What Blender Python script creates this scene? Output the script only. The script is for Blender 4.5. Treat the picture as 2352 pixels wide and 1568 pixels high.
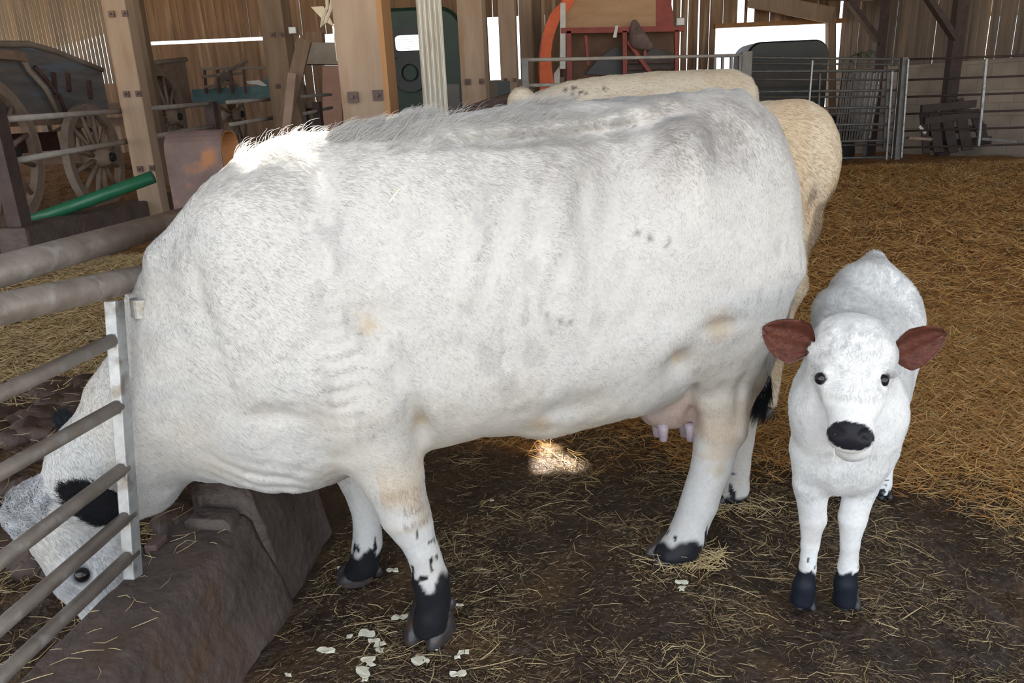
import bpy, bmesh, math, random
import numpy as np
from math import sin, cos, radians, pi, sqrt
from mathutils import Vector, Matrix
S = bpy.context.scene
for o in list(bpy.data.objects): bpy.data.objects.remove(o)
COL = S.collection
# ---------------------------------------------------------------- camera maths
F_PX = 1720.0; PITCH = radians(17.45); ROLL = radians(2.5); CAM_H = 1.4
_f = np.array([0, cos(PITCH), -sin(PITCH)]); _r0 = np.array([1.0, 0, 0]); _u0 = np.cross(_r0, _f)
_r = cos(ROLL)*_r0 - sin(ROLL)*_u0; _u = sin(ROLL)*_r0 + cos(ROLL)*_u0
CAMP = np.array([0, 0, CAM_H])
def ray(px, py): return _f + _r*(px-1176)/F_PX - _u*(py-784)/F_PX
def gnd(px, py, z=0.0):
    d = ray(px, py); return CAMP + (z-CAM_H)/d[2]*d
def at(px, py, Y):
    d = ray(px, py); return CAMP + Y/d[1]*d
def mpp(px, py, Y):                      # metres per pixel there
    return float((at(px, py, Y)-CAMP) @ _f)/F_PX
# ---------------------------------------------------------------- numeric noise
def _hash(i, j, k, seed):
    with np.errstate(over='ignore'):
        h = (i.astype(np.uint32)*np.uint32(374761393) + j.astype(np.uint32)*np.uint32(668265263)
             + k.astype(np.uint32)*np.uint32(2147483647) + np.uint32(seed*144665+1))
        h = (h ^ (h >> np.uint32(13)))*np.uint32(1274126177)
        h = h ^ (h >> np.uint32(16))
        h = h*np.uint32(2246822519); h = h ^ (h >> np.uint32(15))
    return h.astype(np.float32)/np.float32(4294967295.0)
def vnoise(P, scale=1.0, seed=0):        # value noise 0..1
    Q = np.asarray(P, np.float32)*scale + 1000.0
    I = np.floor(Q).astype(np.int64); Fr = Q-I; Fr = Fr*Fr*(3-2*Fr)
    out = 0
    for a in (0, 1):
        for b in (0, 1):
            for c in (0, 1):
                w = (Fr[..., 0] if a else 1-Fr[..., 0])*(Fr[..., 1] if b else 1-Fr[..., 1])*(Fr[..., 2] if c else 1-Fr[..., 2])
                out = out + w*_hash(I[..., 0]+a, I[..., 1]+b, I[..., 2]+c, seed)
    return out
def fbm(P, scale=1.0, seed=0, octv=3):
    s = 0; a = 1; t = 0
    for o in range(octv):
        s = s + a*vnoise(P, scale*2**o, seed+o*17); t += a; a *= .5
    return s/t
# ---------------------------------------------------------------- distance fields
def smin(a, b, k):
    h = np.clip(.5+.5*(b-a)/k, 0, 1); return b*(1-h)+a*h-k*h*(1-h)
def sd_cone(P, a, b, ra, rb, sc=(1, 1, 1)):
    sc = np.asarray(sc, np.float32); a = np.asarray(a, np.float32)*sc; b = np.asarray(b, np.float32)*sc; Q = P*sc
    ba = b-a; t = np.clip(((Q-a) @ ba)/max(float(ba @ ba), 1e-9), 0, 1)
    d = Q-a-t[..., None]*ba
    return (np.sqrt((d*d).sum(-1))-(ra+(rb-ra)*t))/float(max(sc))
def sd_ell(P, c, r, R=None):
    d = P-np.asarray(c, np.float32)
    if R is not None: d = d @ np.asarray(R, np.float32)
    r = np.asarray(r, np.float32); k0 = np.sqrt(((d/r)**2).sum(-1)); k1 = np.sqrt(((d/(r*r))**2).sum(-1))
    return k0*(k0-1)/np.maximum(k1, 1e-6)
def bump(P, c, s, a, stretch=(1, 1, 1)):
    d = (P-np.asarray(c, np.float32))/np.asarray(stretch, np.float32); return a*np.exp(-(d*d).sum(-1)/(2*s*s))
def limb(P, pts, k=.02, sc=(1, 1, 1)):   # pts: (px, py, Y, width_px)
    k = min(k, .010); W = [(at(x, y, Y), w*.5*mpp(x, y, Y)) for x, y, Y, w in pts]; f = None
    for (a, ra), (b, rb) in zip(W[:-1], W[1:]):
        g = sd_cone(P, a, b, ra, rb, sc); f = g if f is None else smin(f, g, k)
    return f
def torso(P, st, n=2.4, up=.22, shift=0):
    st = np.array(st, float); X = P[..., 0]
    zt, zb, hw, yc = [np.interp(X, st[:, 0], st[:, i]) for i in (1, 2, 3, 4)]
    zc = (zt+zb)/2; hh = (zt-zb)/2
    zn = np.clip((P[..., 2]-zc)/hh, -1.3, 1.3)
    w = hw*(1-up*np.clip(zn, 0, 2)**2+.04*np.clip(-zn, 0, 1))
    g = (np.abs(P[..., 1]-yc)/w)**n+np.abs(zn)**n
    g = g**(1/n)-1
    d = g*np.minimum(w, hh)
    return np.maximum(d, np.maximum(st[0, 0]-X, X-st[-1, 0]))
def surface_nets(fn, lo, hi, res):
    lo = np.array(lo, float); hi = np.array(hi, float); n = np.ceil((hi-lo)/res).astype(int)+1
    ax = [lo[i]+np.arange(n[i])*res for i in range(3)]
    V = np.empty(tuple(n), np.float32)
    Yg, Zg = np.meshgrid(ax[1], ax[2], indexing='ij')
    for s in range(0, n[0], 16):
        xs = ax[0][s:s+16]
        P = np.empty((len(xs), n[1], n[2], 3), np.float32)
        P[..., 0] = xs[:, None, None]; P[..., 1] = Yg; P[..., 2] = Zg
        V[s:s+16] = fn(P)
    V[0] = V[-1] = 1; V[:, 0] = V[:, -1] = 1; V[:, :, 0] = V[:, :, -1] = 1
    sg = V < 0; shp = tuple(n-1)
    cnt = np.zeros(shp, np.int8); acc = np.zeros(shp+(3,), np.float32)
    def sl(off): return tuple(slice(o, o+m) for o, m in zip(off, shp))
    corners = [(a, b, c) for a in (0, 1) for b in (0, 1) for c in (0, 1)]
    for c0 in corners:
        for d in range(3):
            if c0[d]: continue
            c1 = list(c0); c1[d] = 1; c1 = tuple(c1)
            v0 = V[sl(c0)]; v1 = V[sl(c1)]; m = (v0 < 0) != (v1 < 0)
            t = np.where(m, v0/np.where(m, v0-v1, 1), 0)
            cnt += m
            for e in range(3): acc[..., e] += np.where(m, c0[e]+(t if e == d else 0), 0)
    act = cnt > 0; idx = -np.ones(shp, np.int64); idx[act] = np.arange(act.sum())
    ijk = np.argwhere(act); verts = lo+(ijk+acc[act]/cnt[act][:, None])*res
    faces = []
    for d in range(3):
        a, b = [e for e in range(3) if e != d]
        s0 = [slice(None)]*3; s1 = [slice(None)]*3; s0[d] = slice(0, -1); s1[d] = slice(1, None)
        A = sg[tuple(s0)]; B = sg[tuple(s1)]; e = np.argwhere(A != B)
        e = e[(e[:, a] > 0) & (e[:, b] > 0) & (e[:, a] < shp[a]) & (e[:, b] < shp[b])]
        ins = A[tuple(e.T)]
        q = []
        for da, db in ((0, 0), (1, 0), (1, 1), (0, 1)):
            c = e.copy(); c[:, a] -= 1-da; c[:, b] -= 1-db; q.append(idx[tuple(c.T)])
        q = np.stack(q, 1); flip = ins if d != 1 else ~ins
        q[~flip] = q[~flip][:, ::-1]; faces.append(q)
    return verts, np.concatenate(faces)
def smooth_verts(v, q, it=2, lam=.5):
    e = np.concatenate([q[:, [0, 1]], q[:, [1, 2]], q[:, [2, 3]], q[:, [3, 0]]]); n = len(v)
    for _ in range(it):
        s = np.zeros_like(v); c = np.bincount(e[:, 0], minlength=n)+np.bincount(e[:, 1], minlength=n)
        for k in range(3):
            s[:, k] = np.bincount(e[:, 0], v[e[:, 1], k], n)+np.bincount(e[:, 1], v[e[:, 0], k], n)
        v = v*(1-lam)+lam*s/c[:, None]
    return v
def quad_normals(v, q):
    a = v[q[:, 2]]-v[q[:, 0]]; b = v[q[:, 3]]-v[q[:, 1]]; return np.cross(a, b)

# ---------------------------------------------------------------- the near cow
COW_ST = [(-0.98, 0.97, 0.62, 0.06, 1.92),
    (-0.91, 1.04, 0.54, 0.13, 1.91),
    (-0.84, 1.13, 0.48, 0.18, 1.9),
    (-0.74, 1.23, 0.44, 0.22, 1.9),
    (-0.65, 1.31, 0.42, 0.25, 1.9),
    (-0.55, 1.347, 0.42, 0.27, 1.91),
    (-0.35, 1.352, 0.49, 0.295, 1.95),
    (-0.1, 1.382, 0.52, 0.325, 2.01),
    (0.15, 1.407, 0.497, 0.35, 2.09),
    (0.35, 1.405, 0.49, 0.34, 2.15),
    (0.55, 1.417, 0.58, 0.315, 2.21),
    (0.68, 1.41, 0.66, 0.28, 2.24),
    (0.77, 1.345, 0.74, 0.22, 2.27),
    (0.84, 1.225, 0.8, 0.14, 2.29),
    (0.9, 1.065, 0.88, 0.05, 2.3)]
def cow_base(P):
    f = torso(P, COW_ST)
    # neck and head
    nk = sd_cone(P, at(520, 800, 1.92), at(365, 950, 1.92), .235, .180, (1, 1.25, 1))
    nk = smin(nk, sd_cone(P, at(365, 950, 1.92), at(252, 1075, 1.88), .180, .152, (1, 1.2, 1)), .05)
    nk = smin(nk, sd_cone(P, at(252, 1075, 1.88), at(175, 1165, 1.83), .152, .10, (1, 1.1, 1)), .05)
    f = smin(f, nk, .08)
    hd = sd_cone(P, at(140, 1180, 1.79), at(212, 1310, 1.76), .094, .085)
    hd = smin(hd, sd_cone(P, at(212, 1310, 1.76), at(278, 1450, 1.71), .085, .060), .04)
    hd = smin(hd, sd_cone(P, at(262, 1290, 1.76), at(310, 1440, 1.71), .07, .045), .04)
    hd = smin(hd, sd_ell(P, at(75, 1160, 1.79), (.055, .07, .055)), .04)
    hd = smin(hd, sd_ell(P, at(182, 1318, 1.70), (.032, .03, .030)), .03)
    f = smin(f, hd, .05)
    f = smin(f, sd_cone(P, at(600, 560, 1.88), at(470, 625, 1.90), .16, .10), .08)       # top of the neck by the withers
    # shoulder and near foreleg
    f = smin(f, sd_ell(P, at(650, 740, 1.79), (.20, .11, .30)), .09)
    nf = limb(P, [(800, 850, 1.79, 260), (838, 930, 1.78, 225), (866, 1000, 1.775, 180), (900, 1090, 1.765, 142), (930, 1180, 1.76, 108), (948, 1212, 1.76, 92), (972, 1265, 1.755, 74), (990, 1325, 1.75, 74), (998, 1375, 1.745, 68)], .03)
    f = smin(f, nf, .05)
    f = smin(f, limb(P, [(992, 1340, 1.75, 78), (997, 1378, 1.75, 70), (990, 1415, 1.74, 78), (986, 1436, 1.735, 82)], .02), .02)
    # far foreleg
    ff = limb(P, [(770, 960, 2.06, 190), (825, 1100, 2.04, 92), (842, 1180, 2.03, 62), (843, 1250, 2.02, 66), (838, 1295, 2.02, 70), (822, 1322, 2.02, 74)], .02)
    f = smin(f, ff, .04)
    # brisket
    f = smin(f, sd_cone(P, at(755, 1000, 1.93), at(640, 1000, 1.93), .10, .085), .07)
    f = smin(f, sd_cone(P, at(520, 985, 1.92), at(640, 1000, 1.92), .085, .085), .06)
    # haunch, near hind leg
    f = smin(f, sd_ell(P, at(1650, 560, 2.13), (.21, .16, .36)), .09)
    f = smin(f, sd_ell(P, at(1630, 740, 2.05), (.15, .10, .18)), .08)
    nh = limb(P, [(1670, 620, 2.17, 330), (1660, 740, 2.14, 240), (1654, 820, 2.11, 180), (1652, 900, 2.09, 140), (1650, 985, 2.09, 114), (1632, 1070, 2.085, 92), (1604, 1160, 2.075, 84), (1580, 1225, 2.065, 82), (1560, 1262, 2.06, 84), (1540, 1276, 2.05, 74)], .03)
    f = smin(f, nh, .05)
    f = smin(f, sd_cone(P, at(1690, 985, 2.10), at(1700, 850, 2.14), .025, .03), .05)
    fh = limb(P, [(1640, 720, 2.38, 240), (1690, 860, 2.40, 130), (1700, 960, 2.40, 84), (1693, 1060, 2.39, 66), (1690, 1120, 2.385, 68), (1680, 1148, 2.375, 64)], .03)
    f = smin(f, fh, .05)
    # flank fold to stifle, udder
    f = smin(f, sd_cone(P, at(1560, 760, 2.04), at(1480, 880, 2.14), .05, .06), .10)
    f = smin(f, sd_ell(P, at(1530, 885, 2.22), (.115, .15, .135)), .03)
    return f
def hit(fn, px, py, t0=1.2, t1=3.2):     # first point of a body along a pixel's ray
    d = ray(px, py); t = np.linspace(t0, t1, 900)
    P = (CAMP+d*t[:, None]).astype(np.float32)
    v = fn(P[None, None])[0, 0]; i = np.argmax(v < 0)
    return CAMP+d*t[i if v[i] < 0 else int(np.argmin(v))]
# (px, py, radius px, metres outwards, stretch x, stretch z)
COW_BUMPS = [(1568, 335, 42, .058, 1, 1), (1600, 400, 40, .026, .8, 1.8), (1540, 300, 22, .014, 1.4, .8), (1690, 345, 55, -.030, 1.7, .8), (1795, 350, 28, .014, 1, 1),
    (1440, 410, 75, -.030, .9, 1.2), (1400, 520, 55, -.016, .7, 1.8), (1500, 300, 35, -.014, 2, .7), (1290, 485, 34, .020, .9, 1.6), (1345, 545, 24, -.014, .7, 2.6),
    (1650, 560, 120, .014, 1, 1.4), (1480, 640, 70, -.014, 1, 1.6), (1560, 835, 24, -.050, .9, 1.1), (1586, 900, 15, -.035, .6, 3.2), (1590, 965, 14, -.030, .7, 2),
    (1650, 748, 20, -.018, 2.6, .7), (1500, 800, 45, .012, 1.6, .8), (1560, 770, 36, .014, 1.2, 1), (1700, 900, 12, -.016, .8, 4), (1706, 985, 16, .016, 1, 1.6),
    (835, 735, 34, -.022, 1.5, .9), (870, 800, 20, -.016, 1.2, 1.5), (910, 865, 20, -.020, 1, 1.7), (945, 930, 18, -.026, .8, 2), (966, 985, 20, -.055, .7, 1.8),
    (860, 930, 60, .012, 1, 1.4), (650, 640, 110, .012, 1, 1.6), (450, 660, 20, -.016, .8, 3), (480, 760, 20, -.012, .8, 3), (520, 880, 24, -.010, 1, 2.4),
    (640, 960, 26, -.014, 2.4, .8), (720, 900, 60, .012, 1, 1), (740, 430, 40, -.012, .8, 2), (960, 380, 90, .010, 2, .8), (1180, 620, 160, .014, 1.3, .8),
    (1060, 760, 40, -.008, .8, 2.4), (900, 560, 60, -.010, .7, 2), (1120, 900, 120, .010, 1.6, .7), (1300, 940, 40, -.014, 2, .7),
    (350, 590, 26, .018, 1, 1.2), (330, 1010, 60, .010, 1, 1.4), (1250, 1010, 30, .016, 1.6, 1)]
_rl = [(1000, 322), (1060, 318), (1120, 313), (1180, 308), (1240, 304), (1300, 298), (1360, 290), (1420, 280), (1480, 268), (1540, 254)]
COW_BUMPS += [(x, y-10, 13, .014, 2.4, 1) for x, y in _rl]+[(x, y+14, 13, -.012, 2.4, 1) for x, y in _rl[1:]]
CB = []
def cow_sdf(P):
    if not CB:
        for px, py, r, a, sx, sz in COW_BUMPS:
            h = hit(cow_base, px, py); CB.append((h, r*mpp(px, py, h[1]), a, (sx, 1.6, sz)))
    f = cow_base(P); x0, x1 = float(P[..., 0].min()), float(P[..., 0].max())
    for h, r, a, stt in CB:
        if h[0]+4*r*stt[0] < x0 or h[0]-4*r*stt[0] > x1: continue
        f = f-bump(P, h, r, a, stt)
    # short ribs shelf along the loin
    X = P[..., 0]; Y = P[..., 1]; Z = P[..., 2]
    m = np.exp(-(((X+.40)/.10)**2+((Z-.84)/.13)**2))*(Y < 1.8)
    wv = Z+.25*(X+.4)+.012*np.sin(40*X)
    f = f+.0042*m*np.sin(wv*2*pi/.037)
    m2 = np.exp(-(((X+.62)/.17)**2+((Z-1.00)/.16)**2))*(Y < 1.8)
    f = f+.0028*m2*np.sin((Z*.8+.5*X)*2*pi/.032+2*np.sin(12*X))
    m3 = np.exp(-(((X+.66)/.13)**2+((Z-.50)/.08)**2))*(Y < 1.85)
    f = f+.004*m3*np.sin((Z+.4*X)*2*pi/.045+1.5*np.sin(25*X))
    rib = np.exp(-(((X-.02)/.28)**2+((Z-1.08)/.13)**2))*(Y < 1.9)
    f = f+.004*rib*np.sin((X-.35*Z)*2*pi/.085)
    f = f-.018*(fbm(P, 6, 3, 2)-.5)-.008*(fbm(P, 22, 5, 2)-.5)
    return f
# ---------------------------------------------------------------- the calf
def calf_sdf(P):
    A = at(1940, 905, 1.86); B = at(1994, 760, 2.36)
    f = sd_cone(P, A, B, .125, .150)
    f = smin(f, sd_cone(P, at(1945, 960, 1.84), at(1990, 830, 2.3), .13, .15), .05)
    f = smin(f, sd_cone(P, at(1997, 665, 2.40), at(2010, 600, 2.50), .12, .035), .07)
    f = smin(f, sd_ell(P, at(2045, 740, 2.40), (.08, .12, .14)), .06)
    f = smin(f, sd_ell(P, at(1925, 720, 2.30), (.07, .10, .08)), .06)
    # chest and neck
    f = smin(f, sd_ell(P, at(1940, 1030, 1.78), (.115, .10, .13)), .06)
    f = smin(f, sd_cone(P, at(1945, 930, 1.80), at(1955, 840, 1.72), .125, .095), .05)
    f = smin(f, sd_ell(P, at(1945, 950, 1.76), (.135, .09, .12)), .05)
    # forelegs
    f = smin(f, limb(P, [(1868, 1040, 1.80, 96), (1862, 1110, 1.80, 74), (1867, 1190, 1.80, 60), (1860, 1250, 1.80, 37), (1855, 1305, 1.80, 36), (1847, 1345, 1.795, 46), (1842, 1378, 1.79, 48)], .02), .03)
    f = smin(f, limb(P, [(2000, 1030, 1.79, 96), (1978, 1110, 1.79, 72), (1957, 1190, 1.79, 60), (1953, 1250, 1.79, 39), (1948, 1300, 1.79, 41), (1942, 1342, 1.785, 50), (1941, 1378, 1.78, 50)], .02), .03)
    # hind legs
    f = smin(f, limb(P, [(2030, 860, 2.42, 130), (2040, 980, 2.46, 60), (2035, 1060, 2.44, 36), (2028, 1110, 2.40, 36), (2022, 1128, 2.38, 36)], .02), .04)
    f = smin(f, limb(P, [(1935, 880, 2.36, 110), (1940, 980, 2.42, 50), (1938, 1060, 2.40, 34), (1935, 1112, 2.36, 34), (1932, 1128, 2.34, 34)], .02), .04)
    # head
    h = sd_cone(P, at(1953, 815, 1.70), at(1955, 905, 1.63), .100, .074, (1, 1, 1))
    h = smin(h, sd_cone(P, at(1955, 900, 1.63), at(1953, 990, 1.545), .066, .045), .02)
    h = smin(h, sd_ell(P, at(1953, 1002, 1.55), (.050, .04, .034)), .02)
    h = smin(h, sd_ell(P, at(1955, 1015, 1.60), (.048, .05, .045)), .02)
    h = smin(h, sd_ell(P, at(1955, 775, 1.70), (.06, .05, .035)), .03)
    for ex in (1890, 2020):
        h = smin(h, sd_ell(P, at(ex, 866, 1.632), (.020, .016, .018)), .02)
    h = smin(h, sd_cone(P, at(1880, 805, 1.71), at(1856, 800, 1.73), .022, .016), .03)
    h = smin(h, sd_cone(P, at(2035, 810, 1.71), at(2056, 806, 1.73), .022, .016), .03)
    f = smin(f, h, .022)
    for nx, sg in ((1922, -1), (1986, 1)):
        f = f+bump(P, at(nx, 996, 1.512), .0075, .020, (1.3, 2.0, .9))+bump(P, at(nx+sg*7, 1004, 1.515), .005, .012, (1, 2, 1.2))
    for cx_, cy_, cY_, a_ in ((1880, 945, 1.64, .022), (2028, 945, 1.64, .022), (1890, 1000, 1.62, .018), (2018, 1000, 1.62, .018), (1955, 1050, 1.66, .02)):
        f = f+bump(P, at(cx_, cy_, cY_), .022, a_, (1, 1, 1.3))
    f = f+bump(P, at(1955, 880, 1.555), .03, .004)
    head = np.exp(-(((P-np.array(at(1955, 775, 1.66), np.float32))/np.array([.09, .09, .07], np.float32))**2).sum(-1))
    f = f-.007*(fbm(P, 14, 9, 2)-.5)-.014*head*(fbm(P, 40, 19, 2)-.5)
    return f
# ---------------------------------------------------------------- camera, light, exposure
cam_d = bpy.data.cameras.new('camera'); cam = bpy.data.objects.new('camera', cam_d); COL.objects.link(cam); S.camera = cam
cam_d.sensor_width = 36; cam_d.lens = F_PX*36/2352; cam_d.clip_end = 200; cam_d.clip_start = .05
cam.matrix_world = Matrix(((_r[0], _u[0], -_f[0], 0), (_r[1], _u[1], -_f[1], 0), (_r[2], _u[2], -_f[2], CAM_H), (0, 0, 0, 1)))
S.view_settings.view_transform = 'Standard'; S.view_settings.look = 'None'; S.view_settings.gamma = 1
S.view_settings.exposure = 0.0
S.cycles.use_denoising = True
S.cycles.max_bounces = 6; S.cycles.diffuse_bounces = 4; S.cycles.glossy_bounces = 3; S.cycles.transmission_bounces = 3
S.cycles.sample_clamp_indirect = 6
W = bpy.data.worlds.new('sky'); S.world = W; W.use_nodes = True
bg = W.node_tree.nodes['Background']; bg.inputs[0].default_value = (.84, .92, 1.0, 1); bg.inputs[1].default_value = 2.65
SUN_DIR = np.array([-.38, .34, 1.0]); SUN_DIR /= np.linalg.norm(SUN_DIR)          # from the ground towards the sun
sd = bpy.data.lights.new('sun', 'SUN'); sd.energy = 45; sd.angle = radians(.6); sd.color = (1, .93, .82)
so = bpy.data.objects.new('sun', sd); COL.objects.link(so); so.location = (-4, 6, 12)
so.rotation_euler = Vector(SUN_DIR).to_track_quat('Z', 'Y').to_euler()
rng = np.random.default_rng(7)

# ---------------------------------------------------------------- scene helpers
def tag(o, label=None, cat=None, group=None, kind=None):
    if label: o['label'] = label
    if cat: o['category'] = cat
    if group: o['group'] = group
    if kind: o['kind'] = kind
    return o
def empty(name, loc, label=None, cat=None, group=None):
    o = bpy.data.objects.new(name, None); o.empty_display_size = .1; COL.objects.link(o); o.location = tuple(loc)
    return tag(o, label, cat, group)
def origin(o):
    v = Vector((0, 0, 0))
    while o is not None: v = v+o.location; o = o.parent
    return np.array(v)
def link(name, me, mat=None, parent=None):
    o = bpy.data.objects.new(name, me); COL.objects.link(o)
    if mat: me.materials.append(mat)
    if parent is not None: o.parent = parent
    return o
def np_mesh(name, v, q, mat=None, parent=None, smooth=True, cols=None, loc=None):
    v = np.asarray(v, np.float32); q = np.asarray(q, np.int32); k = q.shape[1]
    off = origin(parent) if parent is not None else (np.array(loc) if loc is not None else np.zeros(3))
    me = bpy.data.meshes.new(name); me.vertices.add(len(v)); me.vertices.foreach_set('co', (v-off).astype(np.float32).ravel())
    me.loops.add(q.size); me.loops.foreach_set('vertex_index', q.ravel())
    me.polygons.add(len(q)); me.polygons.foreach_set('loop_start', np.arange(0, q.size, k, dtype=np.int32))
    me.update(calc_edges=True)
    me.polygons.foreach_set('use_smooth', np.full(len(q), smooth))
    if cols is not None:
        a = me.color_attributes.new('Col', 'FLOAT_COLOR', 'POINT')
        a.data.foreach_set('color', np.concatenate([cols, np.ones((len(v), 1))], 1).astype(np.float32).ravel())
    o = link(name, me, mat, parent)
    if parent is None and loc is not None: o.location = tuple(loc)
    return o
class MB:                                # collects shapes in world space, links them as one mesh object
    def __init__(s): s.v = []; s.f = []; s.m = []; s.mi = 0
    def add(s, vs, fs):
        n = len(s.v); s.v += [tuple(map(float, p)) for p in vs]; s.f += [tuple(i+n for i in f) for f in fs]; s.m += [s.mi]*len(fs); return s
    def frame(s, o, ex, ey, ez):         # box from centre and half vectors
        o, ex, ey, ez = map(np.array, (o, ex, ey, ez))
        vs = [o+a*ex+b*ey+c*ez for a in (-1, 1) for b in (-1, 1) for c in (-1, 1)]
        return s.add(vs, [(0, 1, 3, 2), (4, 6, 7, 5), (0, 4, 5, 1), (2, 3, 7, 6), (0, 2, 6, 4), (1, 5, 7, 3)])
    def box(s, c, size, yaw=0.0):
        cy, sy = cos(yaw), sin(yaw); x, y, z = [k/2 for k in size]
        return s.frame(c, (x*cy, x*sy, 0), (-y*sy, y*cy, 0), (0, 0, z))
    def beam(s, a, b, w, h, up=(0, 0, 1)):
        a = np.array(a, float); b = np.array(b, float); d = b-a; L = np.linalg.norm(d); d /= L; up = np.array(up, float)
        x = np.cross(d, up)
        if np.linalg.norm(x) < 1e-3: x = np.cross(d, (0, 1, 0))
        x /= np.linalg.norm(x); y = np.cross(x, d)
        return s.frame((a+b)/2, d*L/2, x*w/2, y*h/2)
    def tube(s, pts, r, n=10, cap=True):
        pts = [np.array(p, float) for p in pts]; m = len(pts); rs = r if hasattr(r, '__len__') else [r]*m
        prev = None; vs = []
        for i, p in enumerate(pts):
            t = pts[min(i+1, m-1)]-pts[max(i-1, 0)]; t /= np.linalg.norm(t)+1e-12
            if prev is None: x = np.cross(t, (0, 0, 1)); x = x if np.linalg.norm(x) > 1e-2 else np.cross(t, (0, 1, 0))
            else: x = prev-t*(prev@t)
            x /= np.linalg.norm(x); prev = x; y = np.cross(t, x)
            vs += [p+rs[i]*(cos(2*pi*k/n)*x+sin(2*pi*k/n)*y) for k in range(n)]
        fs = [(i*n+k, i*n+(k+1) % n, (i+1)*n+(k+1) % n, (i+1)*n+k) for i in range(m-1) for k in range(n)]
        if cap: fs += [tuple(range(n))[::-1], tuple((m-1)*n+k for k in range(n))]
        return s.add(vs, fs)
    def prism(s, poly, ext):             # polygon of world points extruded by a vector
        poly = [np.array(p, float) for p in poly]; e = np.array(ext, float); n = len(poly)
        vs = poly+[p+e for p in poly]
        return s.add(vs, [tuple(range(n)), tuple(range(2*n-1, n-1, -1))]+[(i, i+n, (i+1) % n+n, (i+1) % n) for i in range(n)])
    def ring(s, c, ax, r0, r1, w, n=36): # annulus about axis ax
        ax = np.array(ax, float); ax /= np.linalg.norm(ax); x = np.cross(ax, (0, 0, 1)); x /= np.linalg.norm(x); y = np.cross(ax, x); c = np.array(c)
        vs = []
        for k in range(n):
            d = cos(2*pi*k/n)*x+sin(2*pi*k/n)*y
            vs += [c+d*r0-ax*w/2, c+d*r1-ax*w/2, c+d*r1+ax*w/2, c+d*r0+ax*w/2]
        fs = []
        for k in range(n):
            a = 4*k; b = 4*((k+1) % n)
            for j in range(4): fs.append((a+j, a+(j+1) % 4, b+(j+1) % 4, b+j))
        return s.add(vs, fs)
    def build(s, name, mat, parent=None, smooth=False, bevel=0, loc=None, mats=None):
        off = origin(parent) if parent is not None else (np.array(loc) if loc is not None else np.zeros(3))
        me = bpy.data.meshes.new(name); me.from_pydata([tuple(np.array(p)-off) for p in s.v], [], s.f)
        bm = bmesh.new(); bm.from_mesh(me); bmesh.ops.recalc_face_normals(bm, faces=bm.faces); bm.to_mesh(me); bm.free()
        o = link(name, me, mat, parent)
        if mats:
            for m in mats: me.materials.append(m)
            me.polygons.foreach_set('material_index', s.m)
        me.polygons.foreach_set('use_smooth', [smooth]*len(me.polygons))
        if parent is None and loc is not None: o.location = tuple(loc)
        if bevel:
            b = o.modifiers.new('b', 'BEVEL'); b.width = bevel; b.segments = 2; b.limit_method = 'ANGLE'
        return o

# ---------------------------------------------------------------- materials
def nt(mat): mat.use_nodes = True; return mat.node_tree, mat.node_tree.nodes['Principled BSDF']
def mat_noise(name, c1, c2, scale=8, rough=.7, bump=.3, stretch=(1, 1, 1), c3=None, s3=3, metal=0, spec=.5, detail=6, bscale=None, t3=(.55, .68), dist=.004):
    m = bpy.data.materials.new(name); t, b = nt(m); N = t.nodes; L = t.links
    tc = N.new('ShaderNodeTexCoord'); mp = N.new('ShaderNodeMapping'); mp.inputs['Scale'].default_value = stretch
    L.new(tc.outputs['Object'], mp.inputs[0])
    n = N.new('ShaderNodeTexNoise'); n.inputs['Scale'].default_value = scale; n.inputs['Detail'].default_value = detail; n.inputs['Roughness'].default_value = .62
    L.new(mp.outputs[0], n.inputs['Vector'])
    r = N.new('ShaderNodeValToRGB'); r.color_ramp.elements[0].position = .32; r.color_ramp.elements[1].position = .68
    r.color_ramp.elements[0].color = (*c1, 1); r.color_ramp.elements[1].color = (*c2, 1); L.new(n.outputs[0], r.inputs[0])
    out = r.outputs[0]
    if c3:
        n3 = N.new('ShaderNodeTexNoise'); n3.inputs['Scale'].default_value = s3; n3.inputs['Detail'].default_value = 5; L.new(mp.outputs[0], n3.inputs['Vector'])
        r3 = N.new('ShaderNodeValToRGB'); r3.color_ramp.elements[0].position = t3[0]; r3.color_ramp.elements[1].position = t3[1]; L.new(n3.outputs[0], r3.inputs[0])
        mx = N.new('ShaderNodeMix'); mx.data_type = 'RGBA'; L.new(r3.outputs[0], mx.inputs[0]); L.new(out, mx.inputs[6]); mx.inputs[7].default_value = (*c3, 1); out = mx.outputs[2]
    L.new(out, b.inputs['Base Color'])
    b.inputs['Roughness'].default_value = rough; b.inputs['Metallic'].default_value = metal; b.inputs['Specular IOR Level'].default_value = spec
    if bump:
        n2 = N.new('ShaderNodeTexNoise'); n2.inputs['Scale'].default_value = bscale or scale*2.5; n2.inputs['Detail'].default_value = 6; L.new(mp.outputs[0], n2.inputs['Vector'])
        bp = N.new('ShaderNodeBump'); bp.inputs['Strength'].default_value = bump; bp.inputs['Distance'].default_value = dist; L.new(n2.outputs[0], bp.inputs['Height']); L.new(bp.outputs[0], b.inputs['Normal'])
    return m
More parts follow.
